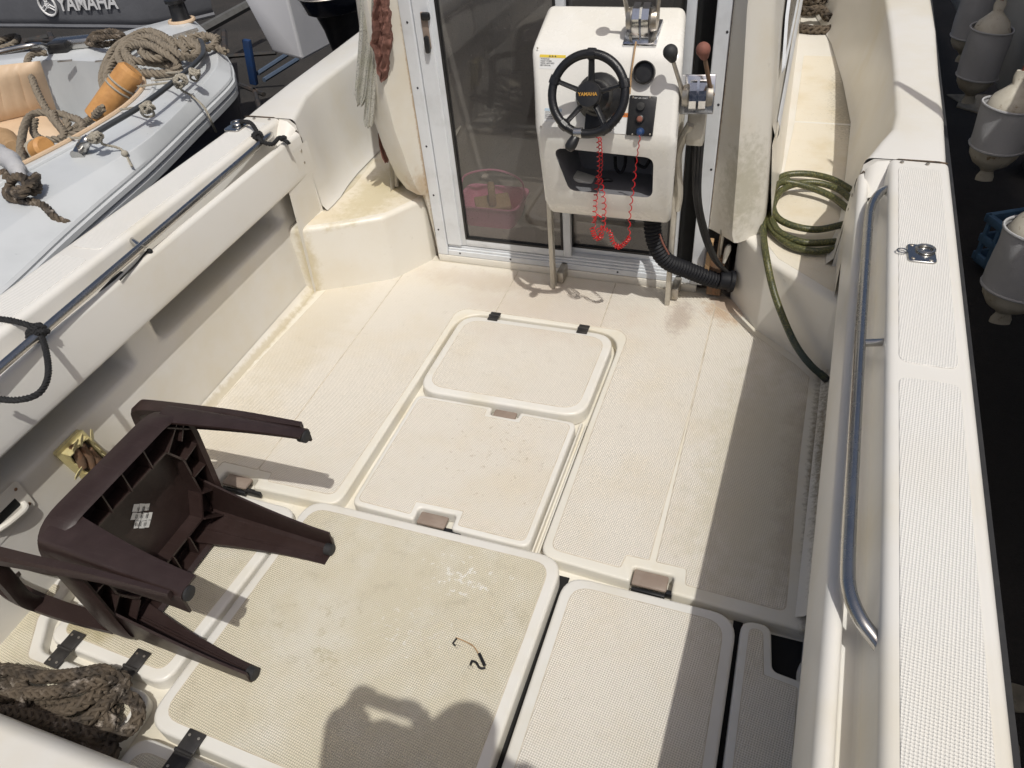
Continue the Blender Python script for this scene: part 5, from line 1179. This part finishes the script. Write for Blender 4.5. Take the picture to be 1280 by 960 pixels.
b = tube([P(228, 28, z=0.42)+Vector((0.08*math.cos(t), 0.08*math.sin(t), 0.012)) for t in [2*math.pi*k/20 for k in range(20)]], 0.014, 8, closed=True); dadd('post_ring', b, 'vinyl')
b = box(P(92, 53, z=0.46), (0.26, 0.10, 0.07), Matrix.Rotation(0.35, 3, 'Z'), 0.025); nl = dadd('bow_light', b, 'steel')
b = box(P(74, 59, z=0.455), (0.13, 0.09, 0.07), Matrix.Rotation(0.35, 3, 'Z'), 0.012); obj('light_lens', b, M['black'], nl)
b = tube(spline(rp4([(-40, 78, .50), (0, 65, .52), (40, 57, .53), (55, 57, .50), (62, 62, .44)]), 6), 0.017, 10); dadd('stern_rail', b, 'steel')
for (a, c) in ((81, 76), (128, 76)): dadd('snap_plate', box(P(a, c, z=DZ+0.012), (0.09, 0.018, 0.008), Matrix.Rotation(0.35, 3, 'Z'), 0.003), 'steel_old')
# ropes on the dinghy
b = BM()
for l in ([(128, 135, .40), (112, 150, .30), (95, 160, .2), (92, 175, .15)],
          [(140, 100, .44), (133, 85, .46), (140, 65, .50), (158, 50, .50), (182, 42, .50), (198, 44, .50), (205, 52, .52), (203, 62, .50), (222, 70, .48), (245, 66, .47), (248, 54, .47), (262, 47, .46), (272, 48, .46), (270, 58, .46), (283, 65, .44)],
          [(150, 90, .44), (152, 70, .48), (165, 58, .52), (185, 56, .55), (205, 66, .54), (222, 78, .50), (215, 90, .46), (190, 92, .45), (172, 90, .45)],
          [(172, 90, .46), (158, 72, .50), (158, 58, .52), (178, 50, .54), (200, 46, .54), (220, 52, .52), (240, 58, .50), (262, 60, .47), (270, 50, .48), (255, 44, .48), (235, 48, .48)],
          [(175, 62, .50), (190, 68, .50), (210, 60, .52), (225, 56, .52), (232, 66, .50), (218, 74, .48), (196, 70, .48), (180, 60, .52)],
          [(226, 92, .45), (222, 84, .46), (205, 80, .47), (185, 78, .48), (165, 74, .50), (155, 62, .52)],
          [(130, 112, .40), (128, 95, .44), (136, 72, .47), (150, 58, .48), (170, 46, .48), (190, 38, .50)]):
    rope(rp4(l), 0.023, 0.105, 3, b, 6)
for l in ([(136, 110, .42), (134, 92, .46), (146, 70, .50), (160, 54, .53), (178, 46, .54), (196, 50, .55), (210, 60, .55), (220, 68, .53)],
          [(168, 96, .45), (154, 82, .49), (148, 66, .51), (162, 48, .53), (184, 39, .53), (206, 46, .54), (218, 60, .52), (206, 72, .51), (186, 72, .52), (176, 64, .54)],
          [(200, 54, .56), (216, 62, .56), (228, 70, .54), (242, 72, .50), (250, 62, .50), (240, 52, .50), (224, 48, .52)]):
    rope(rp4(l), 0.022, 0.105, 3, b, 6)
tag(obj('bow_rope_coil', b, 'rope_grey'), 'thick grey laid rope piled on the bow of the pale dinghy', 'rope')
b = BM()
for l in ([(58, 66, .47), (40, 68, .48), (34, 80, .46), (40, 98, .42), (48, 118, .38), (60, 140, .34), (72, 156, .32), (82, 166, .30), (86, 158, .32), (82, 150, .34)],
          [(28, 202, .42), (26, 185, .40), (30, 160, .36), (38, 145, .34), (55, 140, .34), (66, 146, .34)],
          [(44, 150, .32), (42, 165, .30), (52, 174, .30), (72, 174, .30), (92, 168, .32), (104, 160, .34), (98, 150, .34), (86, 146, .34), (75, 142, .34), (62, 146, .34)],
          [(66, 140, .36), (70, 152, .34), (80, 165, .33), (78, 176, .32)]):
    rope(rp4(l), 0.021, 0.105, 3, b, 6)
tag(obj('seat_rope', b, 'rope_grey'), 'grey laid rope running down over the tan seat into the dinghy cockpit', 'rope')
b = BM()
for l in ([(110, 52, .47), (118, 42, .50), (135, 40, .50), (150, 42, .49), (152, 50, .47), (135, 54, .47), (115, 55, .47)], [(112, 48, .49), (128, 46, .52), (146, 46, .52), (154, 44, .50), (140, 38, .50), (122, 42, .50)], [(108, 54, .46), (125, 57, .46), (145, 53, .46), (150, 44, .48), (130, 48, .52), (116, 50, .50)]):
    rope(rp4(l), 0.016, 0.08, 3, b, 5)
tag(obj('small_rope_bundle', b, 'rope_dark'), 'small bundle of tangled rope on the far edge of the dinghy', 'rope')
b = BM()
rope(rp4([(8, 224, .46), (12, 214, .48), (22, 216, .49), (33, 224, .48), (46, 228, .47), (47, 238, .46), (36, 240, .47), (24, 236, .49), (14, 240, .47), (8, 236, .46), (10, 246, .45), (22, 250, .44), (38, 252, .44), (52, 256, .43), (62, 264, .42), (70, 273, .40), (86, 280, .37)]), 0.018, 0.075, 3, b, 6)
rope(rp4([(12, 232, .47), (18, 222, .51), (28, 222, .52), (34, 232, .50), (28, 242, .49), (18, 242, .48)]), 0.019, 0.08, 3, b, 6)
rope(rp4([(40, 226, .47), (46, 220, .49), (40, 232, .50), (30, 228, .51)]), 0.018, 0.08, 3, b, 6)
tag(obj('knotted_rope_end', b, 'rope_dark'), 'dark knotted rope end lying on the near side deck of the dinghy', 'rope')
b = tube(spline(rp4([(-20, 186, .50), (0, 194, .52), (12, 200, .53), (22, 212, .52), (26, 222, .50)]), 6), [0.05]*6+[0.042]*8+[0.035]*6+[0.026]*5, 12)
tag(obj('grey_fender_sleeve', b, 'fcloth'), 'grey cloth sleeve tied above the dark knotted rope at the left edge', 'sleeve')
# thin lashings from the rail
b = BM()
for l in ([(85, 172, .43), (112, 173, .48), (118, 172, .53), (126, 172, .52), (128, 180, .48), (145, 184, .45), (155, 190, .43), (165, 208, .40)],
          [(150, 137, .44), (172, 134, .50), (182, 132, .54), (190, 138, .52), (192, 144, .46), (182, 146, .46), (176, 138, .52), (184, 128, .54)],
          [(172, 108, .44), (205, 104, .47), (222, 103, .54), (230, 106, .52), (226, 112, .48), (240, 120, .44), (255, 134, .40), (264, 152, .33), (270, 165, .22)],
          [(190, 101, .43), (218, 98, .48), (224, 96, .55), (232, 104, .52), (222, 110, .50), (218, 102, .55)],
          [(180, 92, .44), (225, 90, .48), (240, 86, .54), (248, 92, .52), (246, 101, .48), (238, 98, .50), (240, 90, .54)]):
    rope(rp4(l), 0.0065, 0.035, 3, b, 4)
for c, s_ in ((P(120, 172, z=.52), 1), (P(184, 134, z=.53), 2), (P(226, 100, z=.53), 3), (P(243, 91, z=.53), 4)):
    knot(c, 0.032, b, 0.008, s_, 3)
sphere(P(156, 192, z=.435), 0.016, b); 
tag(obj('rail_lashings', b, 'rope_white'), 'thin light cords knotted round the bow rail of the dinghy', 'cord')
# orange rolls
def roll(a, c, r, name, lab):
    t = thing(name, lab, 'roll', tuple(a)); d = (c-a); b = tube([a, a+d*0.03, a+d*0.5, a+d*0.94, c], [r*0.6, r, r*1.02, r, r*0.75], 18); 
    obj('vinyl_roll', b, M['orange'], t)
    b = BM(); X, Y = frame_axes(d)
    for f in (0.62, 0.70): tube([a+d*f+(X*math.cos(k)+Y*math.sin(k))*(r*1.04) for k in [2*math.pi*j/20 for j in range(20)]], 0.006, 6, b, closed=True)
    obj('tie_cord', b, M['rope_white'], t); return t
roll(P(120, 150, z=.30), P(166, 86, z=.52), 0.070, 'orange_roll', 'long rolled orange vinyl leaning on the dinghy coaming, tied with cord')
roll(P(28, 202, z=.30), P(58, 183, z=.40), 0.055, 'orange_roll', 'short orange vinyl roll end showing low in the dinghy cockpit')
b = tube([P(-20, 168, z=.20), P(6, 176, z=.22), P(18, 188, z=.24)], [0.06, 0.07, 0.05], 14); tag(obj('brown_cushion_roll', b, 'wood'), 'brown round cushion at the left edge under the tan seat', 'cushion')

# ---- grey covered engine with the maker's lettering, beyond the dinghy
A0, B0 = P(-80, 30, z=0.15), P(215, 34, z=0.15)
cx0 = (B0-A0).normalized(); cn = Vector((0, 0, 1)).cross(cx0); cn = cn if cn.y < 0 else -cn
cv = thing('covered_engine', 'grey fabric boat cover with white maker lettering and round emblem, top left', 'cover', tuple((A0+B0)/2))
rows = []
for k, (z, off, sh) in enumerate(((0.15, 0.00, 0.0), (0.17, 0.02, 0.02), (0.22, 0.03, 0.05), (0.5, 0.03, 0.25), (0.8, 0.02, 0.4), (1.05, -0.3, 0.8))):
    row = []
    for i in range(25):
        u = i/24; p = A0.lerp(B0, u*1.06); bend = -cn*(max(0, u-0.82)*3.4)**2
        row.append(Vector((p.x, p.y, z))+cn*(off+0.003*math.sin(u*23+z*5)+0.004*math.sin(u*7))+bend+cx0*sh*(0.4 if u > 0.7 else 0))
    rows.append(row)
b = sweep(rows); obj('cover', b, M['cover'], cv, 60)
b = tube([p+cn*0.008 for p in rows[0]], 0.022, 8); obj('hem', b, M['cover'], cv)
def cplane(px, py, off=0.10):
    d = RGT*((px-640)/FPX)-UPV*((py-480)/FPX)+FWD; o = Vector((0, 0, CH)); t = (A0+cn*off-o).dot(cn)/d.dot(cn); return o+d*t
X = (cplane(140, 14)-cplane(72, 17)).normalized(); Y = cn.cross(X)*-1 if cn.cross(X).z < 0 else cn.cross(X)
tx = text_mesh('YAMAHA', 1.0, (0, 0, 0), (1, 0, 0), (0, 1, 0), 0.002, 0.018, 0.18)
ws = max(v.co.x for v in tx.verts)-min(v.co.x for v in tx.verts); tx.free()
W_ = (cplane(144, 14)-cplane(71, 17)).length
b = text_mesh('YAMAHA', W_/ws, cplane(107.5, 4.5, 0.041), X, Y, 0.002, 0.02*W_/ws, 0.18); obj('maker_lettering', b, M['print'], cv, None)
ec = cplane(59, 6, 0.041); er = (cplane(69, 6)-cplane(59, 6)).length
b = tube([ec+(X*math.cos(t)+Y*math.sin(t))*er for t in [2*math.pi*k/32 for k in range(32)]], er*0.11, 6, closed=True)
for k in range(3):
    t = math.radians(90+120*k); d = X*math.cos(t)+Y*math.sin(t); q = X*math.cos(t+math.pi/2)+Y*math.sin(t+math.pi/2)
    tube([ec-d*er*0.3, ec+d*er*0.3], er*0.06, 6, b)
    for s_ in (-1, 1): tube([ec+d*er*0.25+q*s_*er*0.14, ec+d*er*0.85+q*s_*er*0.14], er*0.07, 6, b)
    tube([ec+d*er*0.25-q*er*0.14, ec+d*er*0.25+q*er*0.14], er*0.07, 6, b)
obj('tuning_fork_emblem', b, M['print'], cv)
# clutter below the cover
b = BM()
for (a, c, d_, e, r) in ((0, 58, 60, 46, 0.03), (20, 45, 45, 75, 0.03), (62, 42, 70, 60, 0.03), (0, 52, 110, 50, 0.02)): tube([P(a, c, z=-0.35), P(d_, e, z=-0.35)], r, 8, b)
tag(obj('boat_cradle', b, 'frame'), 'rusty steel cradle bars under the grey cover', 'cradle')
b = rope([P(-10, 56, z=0.0), P(8, 48, z=0.02), P(22, 46, z=0.0), P(16, 56, z=0.0), P(-10, 64, z=0.0)], 0.03, 0.12, 3)
tag(obj('far_rope', b, 'rope_grey'), 'grey rope lying below the grey cover at the left edge', 'rope')

# ---- white stern with an outboard motor, top centre left
wb = thing('moored_motorboat', 'greyish white boat stern seen behind the left gunwale near the towel', 'boat', tuple(P(380, 70, z=-0.2)))
YB = 4.75
q = lambda px, py, y: P(px, py, y=y)
b = BM()
A_, B_, C_, D_ = q(306, 0, YB), q(341, 65, YB), q(379, 76, YB), q(381, -10, YB)
A_ = B_+(A_-B_)*1.8; D_ = Vector((C_.x, YB, A_.z)); E_1 = q(412, 58, YB+0.5); F_1 = Vector((E_1.x, E_1.y, A_.z)); G_1 = C_+Vector((0.0, 0.05, -0.5)); H_1 = B_+Vector((0.15, 0.05, -0.5))
back = Vector((-0.7, 2.4, 0))
vs = [b.verts.new(p) for p in (A_, B_, C_, D_, E_1, F_1, B_+back, A_+back, E_1+back, F_1+back, C_+Vector((0, 0, -0.001)), B_+Vector((0.01, 0.3, -0.06)), C_+Vector((0.02, 0.3, -0.06)))]
for f in ((0, 1, 2, 3), (3, 2, 4, 5), (7, 6, 1, 0), (5, 4, 8, 9), (0, 3, 5, 9, 7), (1, 6, 8, 4, 2)): b.faces.new([vs[i] for i in f])
bmesh.ops.recalc_face_normals(b, faces=b.faces); bevel(b, 0.02, 2, 20); obj('hull', b, M['hullw'], wb, 20)
om = thing('outboard_motor', 'black and navy outboard motor hanging on the white stern behind the gunwale', 'outboard', tuple(P(415, 40, z=0.1)))
oc = P(420, -16, y=4.45); 
b = BM(); st = []
for z, w_, l_ in ((-0.12, 0.16, 0.22), (-0.10, 0.19, 0.27), (0.0, 0.215, 0.31), (0.2, 0.22, 0.33), (0.38, 0.19, 0.30), (0.46, 0.12, 0.2), (0.48, 0.02, 0.03)):
    st.append([oc+Vector((math.cos(t)*w_*(1.0), math.sin(t)*l_, z)) for t in [2*math.pi*k/28 for k in range(28)]])
sweep(st, b, closed=True); obj('cowling', b, M['outb'], om, 60)
b = tube([oc+Vector((0.222*math.cos(t), 0.315*math.sin(t), 0.0)) for t in [2*math.pi*k/28 for k in range(28)]], 0.006, 6, closed=True); obj('cowl_seam', b, M['steel_old'], om)
b = BM(); st = []
for z, w_, l_, dy in ((-0.11, 0.15, 0.21, 0), (-0.22, 0.12, 0.16, 0), (-0.40, 0.09, 0.12, 0.0), (-0.9, 0.06, 0.10, 0), (-1.2, 0.05, 0.12, 0)):
    st.append([oc+Vector((math.cos(t)*w_, math.sin(t)*l_+dy, z)) for t in [2*math.pi*k/20 for k in range(20)]])
sweep(st, b, closed=True); obj('midsection', b, M['black'], om, 60)
b = lathe([(0.03, -0.12), (0.05, -0.08), (0.055, 0.05), (0.04, 0.16), (0.01, 0.2)], oc+Vector((0, 0.02, -1.2)), (0, 1, 0), 14)
for k in range(3):
    t = 2*math.pi*k/3; tube([oc+Vector((0, -0.06, -1.2)), oc+Vector((0.11*math.cos(t), -0.06, -1.2+0.11*math.sin(t)))], [0.03, 0.055], 8, b, flat=0.25)
obj('propeller', b, M['black'], om)
# ---- trailer frame and posts in the gap
tr = thing('boat_trailer', 'dark steel boat trailer frame in the gap between the dinghy and the white stern', 'trailer', tuple(P(310, 90, z=-0.6)))
b = tube([P(243, 43, z=-0.5), P(318, 2, z=-0.45)], 0.055, 6); obj('beam', b, M['beam'], tr, None)
for k, l in enumerate((((262, 0), (235, 22)), ((250, 12), (225, 30)), ((280, 40), (284, 108)), ((330, 100), (372, 74)), ((322, 92), (362, 66)), ((300, 106), (330, 118)), ((262, 72), (345, 66)), ((318, 112), (326, 140)))):
    b = tube([P(*l[0], z=-0.55), P(*l[1], z=-0.55)], 0.022 if k != 2 else 0.035, 6); obj('beam', b, M['frame' if k not in (3, 4) else 'railblue'], tr, None)
b = box(P(313, 78, z=-0.42), (0.075, 0.05, 0.42), Matrix.Rotation(0.15, 3, 'Y'), 0.01); obj('blue_guide', b, M['blue'], tr)
# ---- boat on the right with hanging fenders
rb = thing('neighbour_boat', 'weathered grey boat hull at the right edge behind the hanging fenders', 'boat', (1.6, 5.0, GZ))
b = BM(); st = []
for y in (-3, 0, 2, 4, 5, 6, 7.5, 9, 11):
    k = -0.06*max(0, y-5); st.append([Vector((x+k, y, z)) for x, z in ((1.75, -0.75), (1.52, -0.50), (1.40, -0.30), (1.34, 0.1), (1.33, 0.7), (1.335, 1.30), (1.36, 1.34), (1.50, 1.36), (2.8, 1.38))])
sweep(st, b); obj('hull', b, M['rhull'], rb, 40)
b = tube([Vector((1.33-0.06*max(0, y-5), y, 1.28)) for y in (-3, 0, 2, 4, 5, 6, 7.5, 9, 11)], 0.03, 8); obj('rub_rail', b, M['rubber'], rb)
for y in (0.5, 3.2, 6.0): obj('support_post', box((1.85, y, -0.86), (0.3, 0.3, 0.3), None, 0.02), M['frame'], rb)
def fender(x, y, zb_, zt_, lab, r=0.115):
    t = thing('fender', lab, 'fender', (x, y, zb_), 'fenders hanging from the boat on the right'); Lh = zt_-zb_
    b = lathe([(0.02, 0), (0.040, 0.005), (0.040, 0.025), (0.028, 0.055), (0.042, 0.075), (r*0.72, 0.105), (r*0.93, 0.145), (r, 0.20), (r, Lh-0.24), (r*0.95, Lh-0.18), (r*0.75, Lh-0.12), (0.045, Lh-0.08), (0.028, Lh-0.06), (0.034, Lh-0.025), (0.028, Lh), (0.001, Lh)], (x, y, zb_), (0, 0, 1), 24)
    for v in b.verts:
        if v.co.z < zb_+0.06 or v.co.z > zb_+Lh-0.05: v.co.y = y+(v.co.y-y)*0.45
    obj('body', b, M['fend'], t)
    random.seed(int(x*100+y*10)); zs = [zb_+0.185+k*(Lh-0.345)/10 for k in range(11)]; st = []
    for z in zs: st.append([Vector((x+math.cos(a)*(r+0.006+0.003*math.sin(a*3+z*25)), y+math.sin(a)*(r+0.006+0.003*math.sin(a*3+z*25)), z+0.008*math.cos(a*1+x*9))) for a in [2*math.pi*k/28 for k in range(28)]])
    b = sweep(st, closed=True); tube(st[0], 0.006, 6, b, closed=True); tube(st[-1], 0.006, 6, b, closed=True); obj('cloth_cover', b, M['fcloth'], t, 60)
    b = rope([Vector((x, y, zt_-0.01)), Vector((x+0.03, y, zt_+0.25)), Vector((x+0.06, y, zt_+0.6))], 0.012, 0.05, 3); obj('lanyard', b, M['rustrope'], t)
    return t
def fpix(pb, pt, y, lab):
    a, c = P(*pb, y=y), P(*pt, y=y); return fender((a.x+c.x)/2, y, a.z, c.z, lab)
fpix((1213, 130), (1248, 0), 5.55, 'fender with a yellowed bare top, beside the grey one farthest forward')
fpix((1208, 78), (1236, -60), 6.35, 'farthest grey fender, half hidden behind the yellow-topped one')
fpix((1228, 226), (1281, 88), 4.05, 'fender with a torn label patch, sunlit at its top right edge')
fpix((1248, 404), (1322, 240), 3.0, 'nearest fender with rust-stained bare lower end')
ha, hb = P(1112, 98, z=0.7), P(1178, 140, z=0.7); hd = (hb-ha).normalized(); sh_ = Vector((0.34, -0.42, 1.0))
a_, c_ = ha+sh_*0.95, hb+hd*0.55+sh_*0.80
b = tube([a_, a_.lerp(c_, 0.12), a_.lerp(c_, 0.4), c_], [0.006, 0.016, 0.024, 0.026], 10); tag(obj('shadow_pole', b, 'leg'), 'unseen pole added beside the neighbouring boat to throw a slanting shadow on the bulwark', 'pole')  # pole out of view, added only to cast the slanting shadow on the bulwark
# pale patches on the yard and the crate
def patch(l, lab, cat):
    b = slab([(p.x, p.y) for p in (P(*q, z=GZ) for q in l)], GZ, GZ+0.012, 0.004, 1); return tag(obj('worn_slab', b, 'slab'), lab, cat)
patch([(1183, 119), (1245, 120), (1262, 128), (1262, 146), (1225, 143), (1195, 134), (1198, 128)], 'pale rough concrete slab on the dark ground below the far fenders', 'slab')
patch([(1240, 905), (1262, 915), (1274, 935), (1276, 1000), (1236, 1000)], 'pale worn concrete patch at the lower right corner', 'slab')
patch([(1255, 852), (1290, 862), (1290, 892), (1262, 890)], 'faint worn patch above the pale corner patch, lower right', 'slab')
cr = thing('blue_crate', 'faded light blue plastic crate under the right-hand boat', 'crate', tuple(P(1262, 300, z=GZ)))
cp = P(1292, 306, z=-0.74); Rz = Matrix.Rotation(0.5, 3, 'Z')
for (dx, dy, sx, sy) in ((0, -0.16, 0.46, 0.02), (0, 0.16, 0.46, 0.02), (-0.22, 0, 0.02, 0.32), (0.22, 0, 0.02, 0.32)):
    b = BM()
    for z in (-0.12, 0.0, 0.13): box(cp+Rz@Vector((dx, dy, z)), (sx+0.01*(z > 0.1), sy+0.012*(z > 0.1), 0.05), Rz, 0.004, 2, b)
    for k in (-1, -0.33, 0.33, 1): box(cp+Rz@Vector((dx+(k*0.2 if sx > sy else 0), dy+(k*0.14 if sy > sx else 0), 0)), (0.022, 0.022, 0.28), Rz, 0.003, 2, b)
    obj('side_panel', b, M['lightblue'], cr)
obj('bottom', box(cp+Vector((0, 0, -0.15)), (0.44, 0.32, 0.02), Rz, 0.004), M['lightblue'], cr)

# ================================================================ the photographer, standing on the transom ledge behind the camera
pr = thing('person', 'person in a dark shirt on the stern, holding up a phone; only the shadow shows', 'person', (0.05, -0.15, 0.30))
def skin_body(nodes, edges, name, m, parent, root, sub=1):
    me = bpy.data.meshes.new(name); ks = list(nodes); me.from_pydata([nodes[k][0] for k in ks], [(ks.index(a), ks.index(c)) for a, c in edges], [])
    o = bpy.data.objects.new(name, me); sc.collection.objects.link(o)
    md = o.modifiers.new('s', 'SKIN'); md.use_smooth_shade = True
    for i, k in enumerate(ks):
        sv = me.skin_vertices[0].data[i]; r = nodes[k][1]; sv.radius = r if isinstance(r, tuple) else (r, r); sv.use_root = (k == root)
    o.modifiers.new('u', 'SUBSURF').levels = sub
    bpy.context.view_layer.update(); nm = bpy.data.meshes.new_from_object(o.evaluated_get(bpy.context.evaluated_depsgraph_get()))
    o.modifiers.clear(); o.data = nm; nm.materials.append(M[m]); o.parent = parent; o.matrix_parent_inverse = wm(parent).inverted(); return o
N_, E_ = {}, []; XP = -0.075; ZH = -0.02
def hx(s_, d): return XP-d if s_ < 0 else XP+d-0.075
def node(k, p, r, frm=None):
    N_[k] = (p, r)
    if frm: E_.append((frm, k))
X0, Y0 = 0.05, -0.15
node('pelvis', (X0, Y0, 1.12), (0.15, 0.11)); node('waist', (X0, Y0+0.01, 1.27), (0.13, 0.095), 'pelvis'); node('chest', (X0, Y0+0.02, 1.46), (0.16, 0.11), 'waist'); node('upper', (X0, Y0+0.03, 1.60), (0.10, 0.08), 'chest'); node('neck', (X0+0.03, Y0+0.01, 1.65), 0.055, 'upper'); node('chin', (X0+0.065, Y0+0.01, 1.69), 0.065, 'neck'); node('head', (X0+0.07, Y0+0.01, 1.76), (0.078, 0.095), 'chin'); node('crown', (X0+0.07, Y0+0.00, 1.81), 0.06, 'head')
for s_, t_ in ((-1, 'l'), (1, 'r')):
    node('hip'+t_, (X0+s_*0.09, Y0, 1.03), 0.095, 'pelvis'); node('knee'+t_, (X0+s_*0.12, Y0+0.03, 0.73), 0.062, 'hip'+t_); node('ank'+t_, (X0+s_*0.13, Y0-0.01, 0.38), 0.042, 'knee'+t_); node('foot'+t_, (X0+s_*0.14, Y0+0.09, 0.335), (0.042, 0.033), 'ank'+t_); node('toe'+t_, (X0+s_*0.145, Y0+0.17, 0.328), (0.036, 0.024), 'foot'+t_)
    node('sh'+t_, (X0+s_*0.175, Y0+0.03, 1.56), 0.062, 'upper'); node('el'+t_, ((0.33, -0.08, 1.40) if s_ > 0 else (-0.24, -0.10, 1.32)), 0.042, 'sh'+t_); node('wr'+t_, (hx(s_, 0.150), -0.085, 1.59), 0.028, 'el'+t_)
    node('palm'+t_, (hx(s_, 0.128), -0.062, 1.65), (0.036, 0.022), 'wr'+t_)
    for f, (dz, ln) in enumerate(((0.040, 0.050), (0.020, 0.056), (0.0, 0.052), (-0.02, 0.044))):
        node('f%d%s' % (f, t_), (hx(s_, 0.118), -0.044+0.002*f, 1.665+dz), 0.010, 'palm'+t_); node('g%d%s' % (f, t_), (hx(s_, 0.118-ln*0.5), -0.042, 1.665+dz+0.004), 0.009, 'f%d%s' % (f, t_)); node('h%d%s' % (f, t_), (hx(s_, 0.118-ln), -0.046, 1.665+dz), 0.008, 'g%d%s' % (f, t_))
    node('t0'+t_, (hx(s_, 0.105), -0.080, 1.64), 0.012, 'palm'+t_); node('t1'+t_, (hx(s_, 0.080), -0.074, 1.647), 0.010, 't0'+t_)
skin_body(N_, E_, 'body', 'skin', pr, 'pelvis')
# clothes, cap and face parts
b = BM(); st = []
for z, w_, d_, yo in ((1.05, 0.185, 0.135, 0), (1.15, 0.182, 0.132, 0), (1.28, 0.165, 0.120, 0.01), (1.45, 0.195, 0.130, 0.02), (1.56, 0.195, 0.115, 0.03), (1.61, 0.13, 0.095, 0.03), (1.645, 0.072, 0.07, 0.045)):
    st.append([Vector((X0+math.cos(a)*w_, Y0+yo+math.sin(a)*d_, z)) for a in [2*math.pi*k/24 for k in range(24)]])
sweep(st, b, closed=True)
for s_ in (-1, 1):
    e_ = Vector((0.32, -0.09, 1.41) if s_ > 0 else (-0.23, -0.11, 1.33)); a_ = Vector((X0+s_*0.16, Y0+0.03, 1.565)); tube([a_, a_.lerp(e_, 0.5), e_], [0.085, 0.078, 0.066], 14, b); f_ = Vector((hx(s_, 0.145), -0.080, 1.575)); tube([e_, e_.lerp(f_, 0.5), f_], [0.066, 0.064, 0.056], 14, b)
obj('shirt', b, M['shirt'], pr, 60)
b = BM(); st = []
for s_ in (-1, 1): tube([(X0+s_*0.085, Y0, 1.10), (X0+s_*0.10, Y0, 0.95), (X0+s_*0.12, Y0+0.03, 0.73), (X0+s_*0.13, Y0-0.01, 0.40)], [0.115, 0.108, 0.078, 0.062], 16, b)
obj('trousers', b, M['trouser'], pr, 60)
hc = Vector((X0+0.07, Y0+0.01, 1.77))
b = sphere(hc, 0.098, sc3=(0.92, 1.05, 0.85)); bmesh.ops.bisect_plane(b, geom=b.verts[:]+b.edges[:]+b.faces[:], plane_co=hc, plane_no=(0, 0, -1), clear_outer=True)
join(b, slab([(hc.x+0.075*math.cos(a), hc.y+0.05+0.07*math.sin(a)) for a in [math.pi*k/12 for k in range(13)]], 1.765, 1.772, 0.002)); obj('cap', b, M['trouser'], pr, 60)
for s_ in (-1, 1): b = sphere((X0+0.07+s_*0.03, Y0+0.095, 1.745), 0.011); obj('eye', b, M['ink'], pr)
b = BM(); tube([(X0+0.07, Y0+0.098, 1.745), (X0+0.07, Y0+0.118, 1.715), (X0+0.07, Y0+0.100, 1.710)], [0.008, 0.013, 0.011], 8, b); obj('nose', b, M['skin'], pr)
for s_ in (-1, 1): obj('ear', sphere((X0+0.07+s_*0.082, Y0+0.0, 1.73), 0.028, sc3=(0.35, 0.7, 1.1)), M['skin'], pr)
ph_ = box((XP-0.03, -0.054, 1.69), (0.165, 0.009, 0.082), None, 0.004); tag(obj('phone', ph_, 'black'), 'black phone held up sideways by the person on the stern', 'phone')
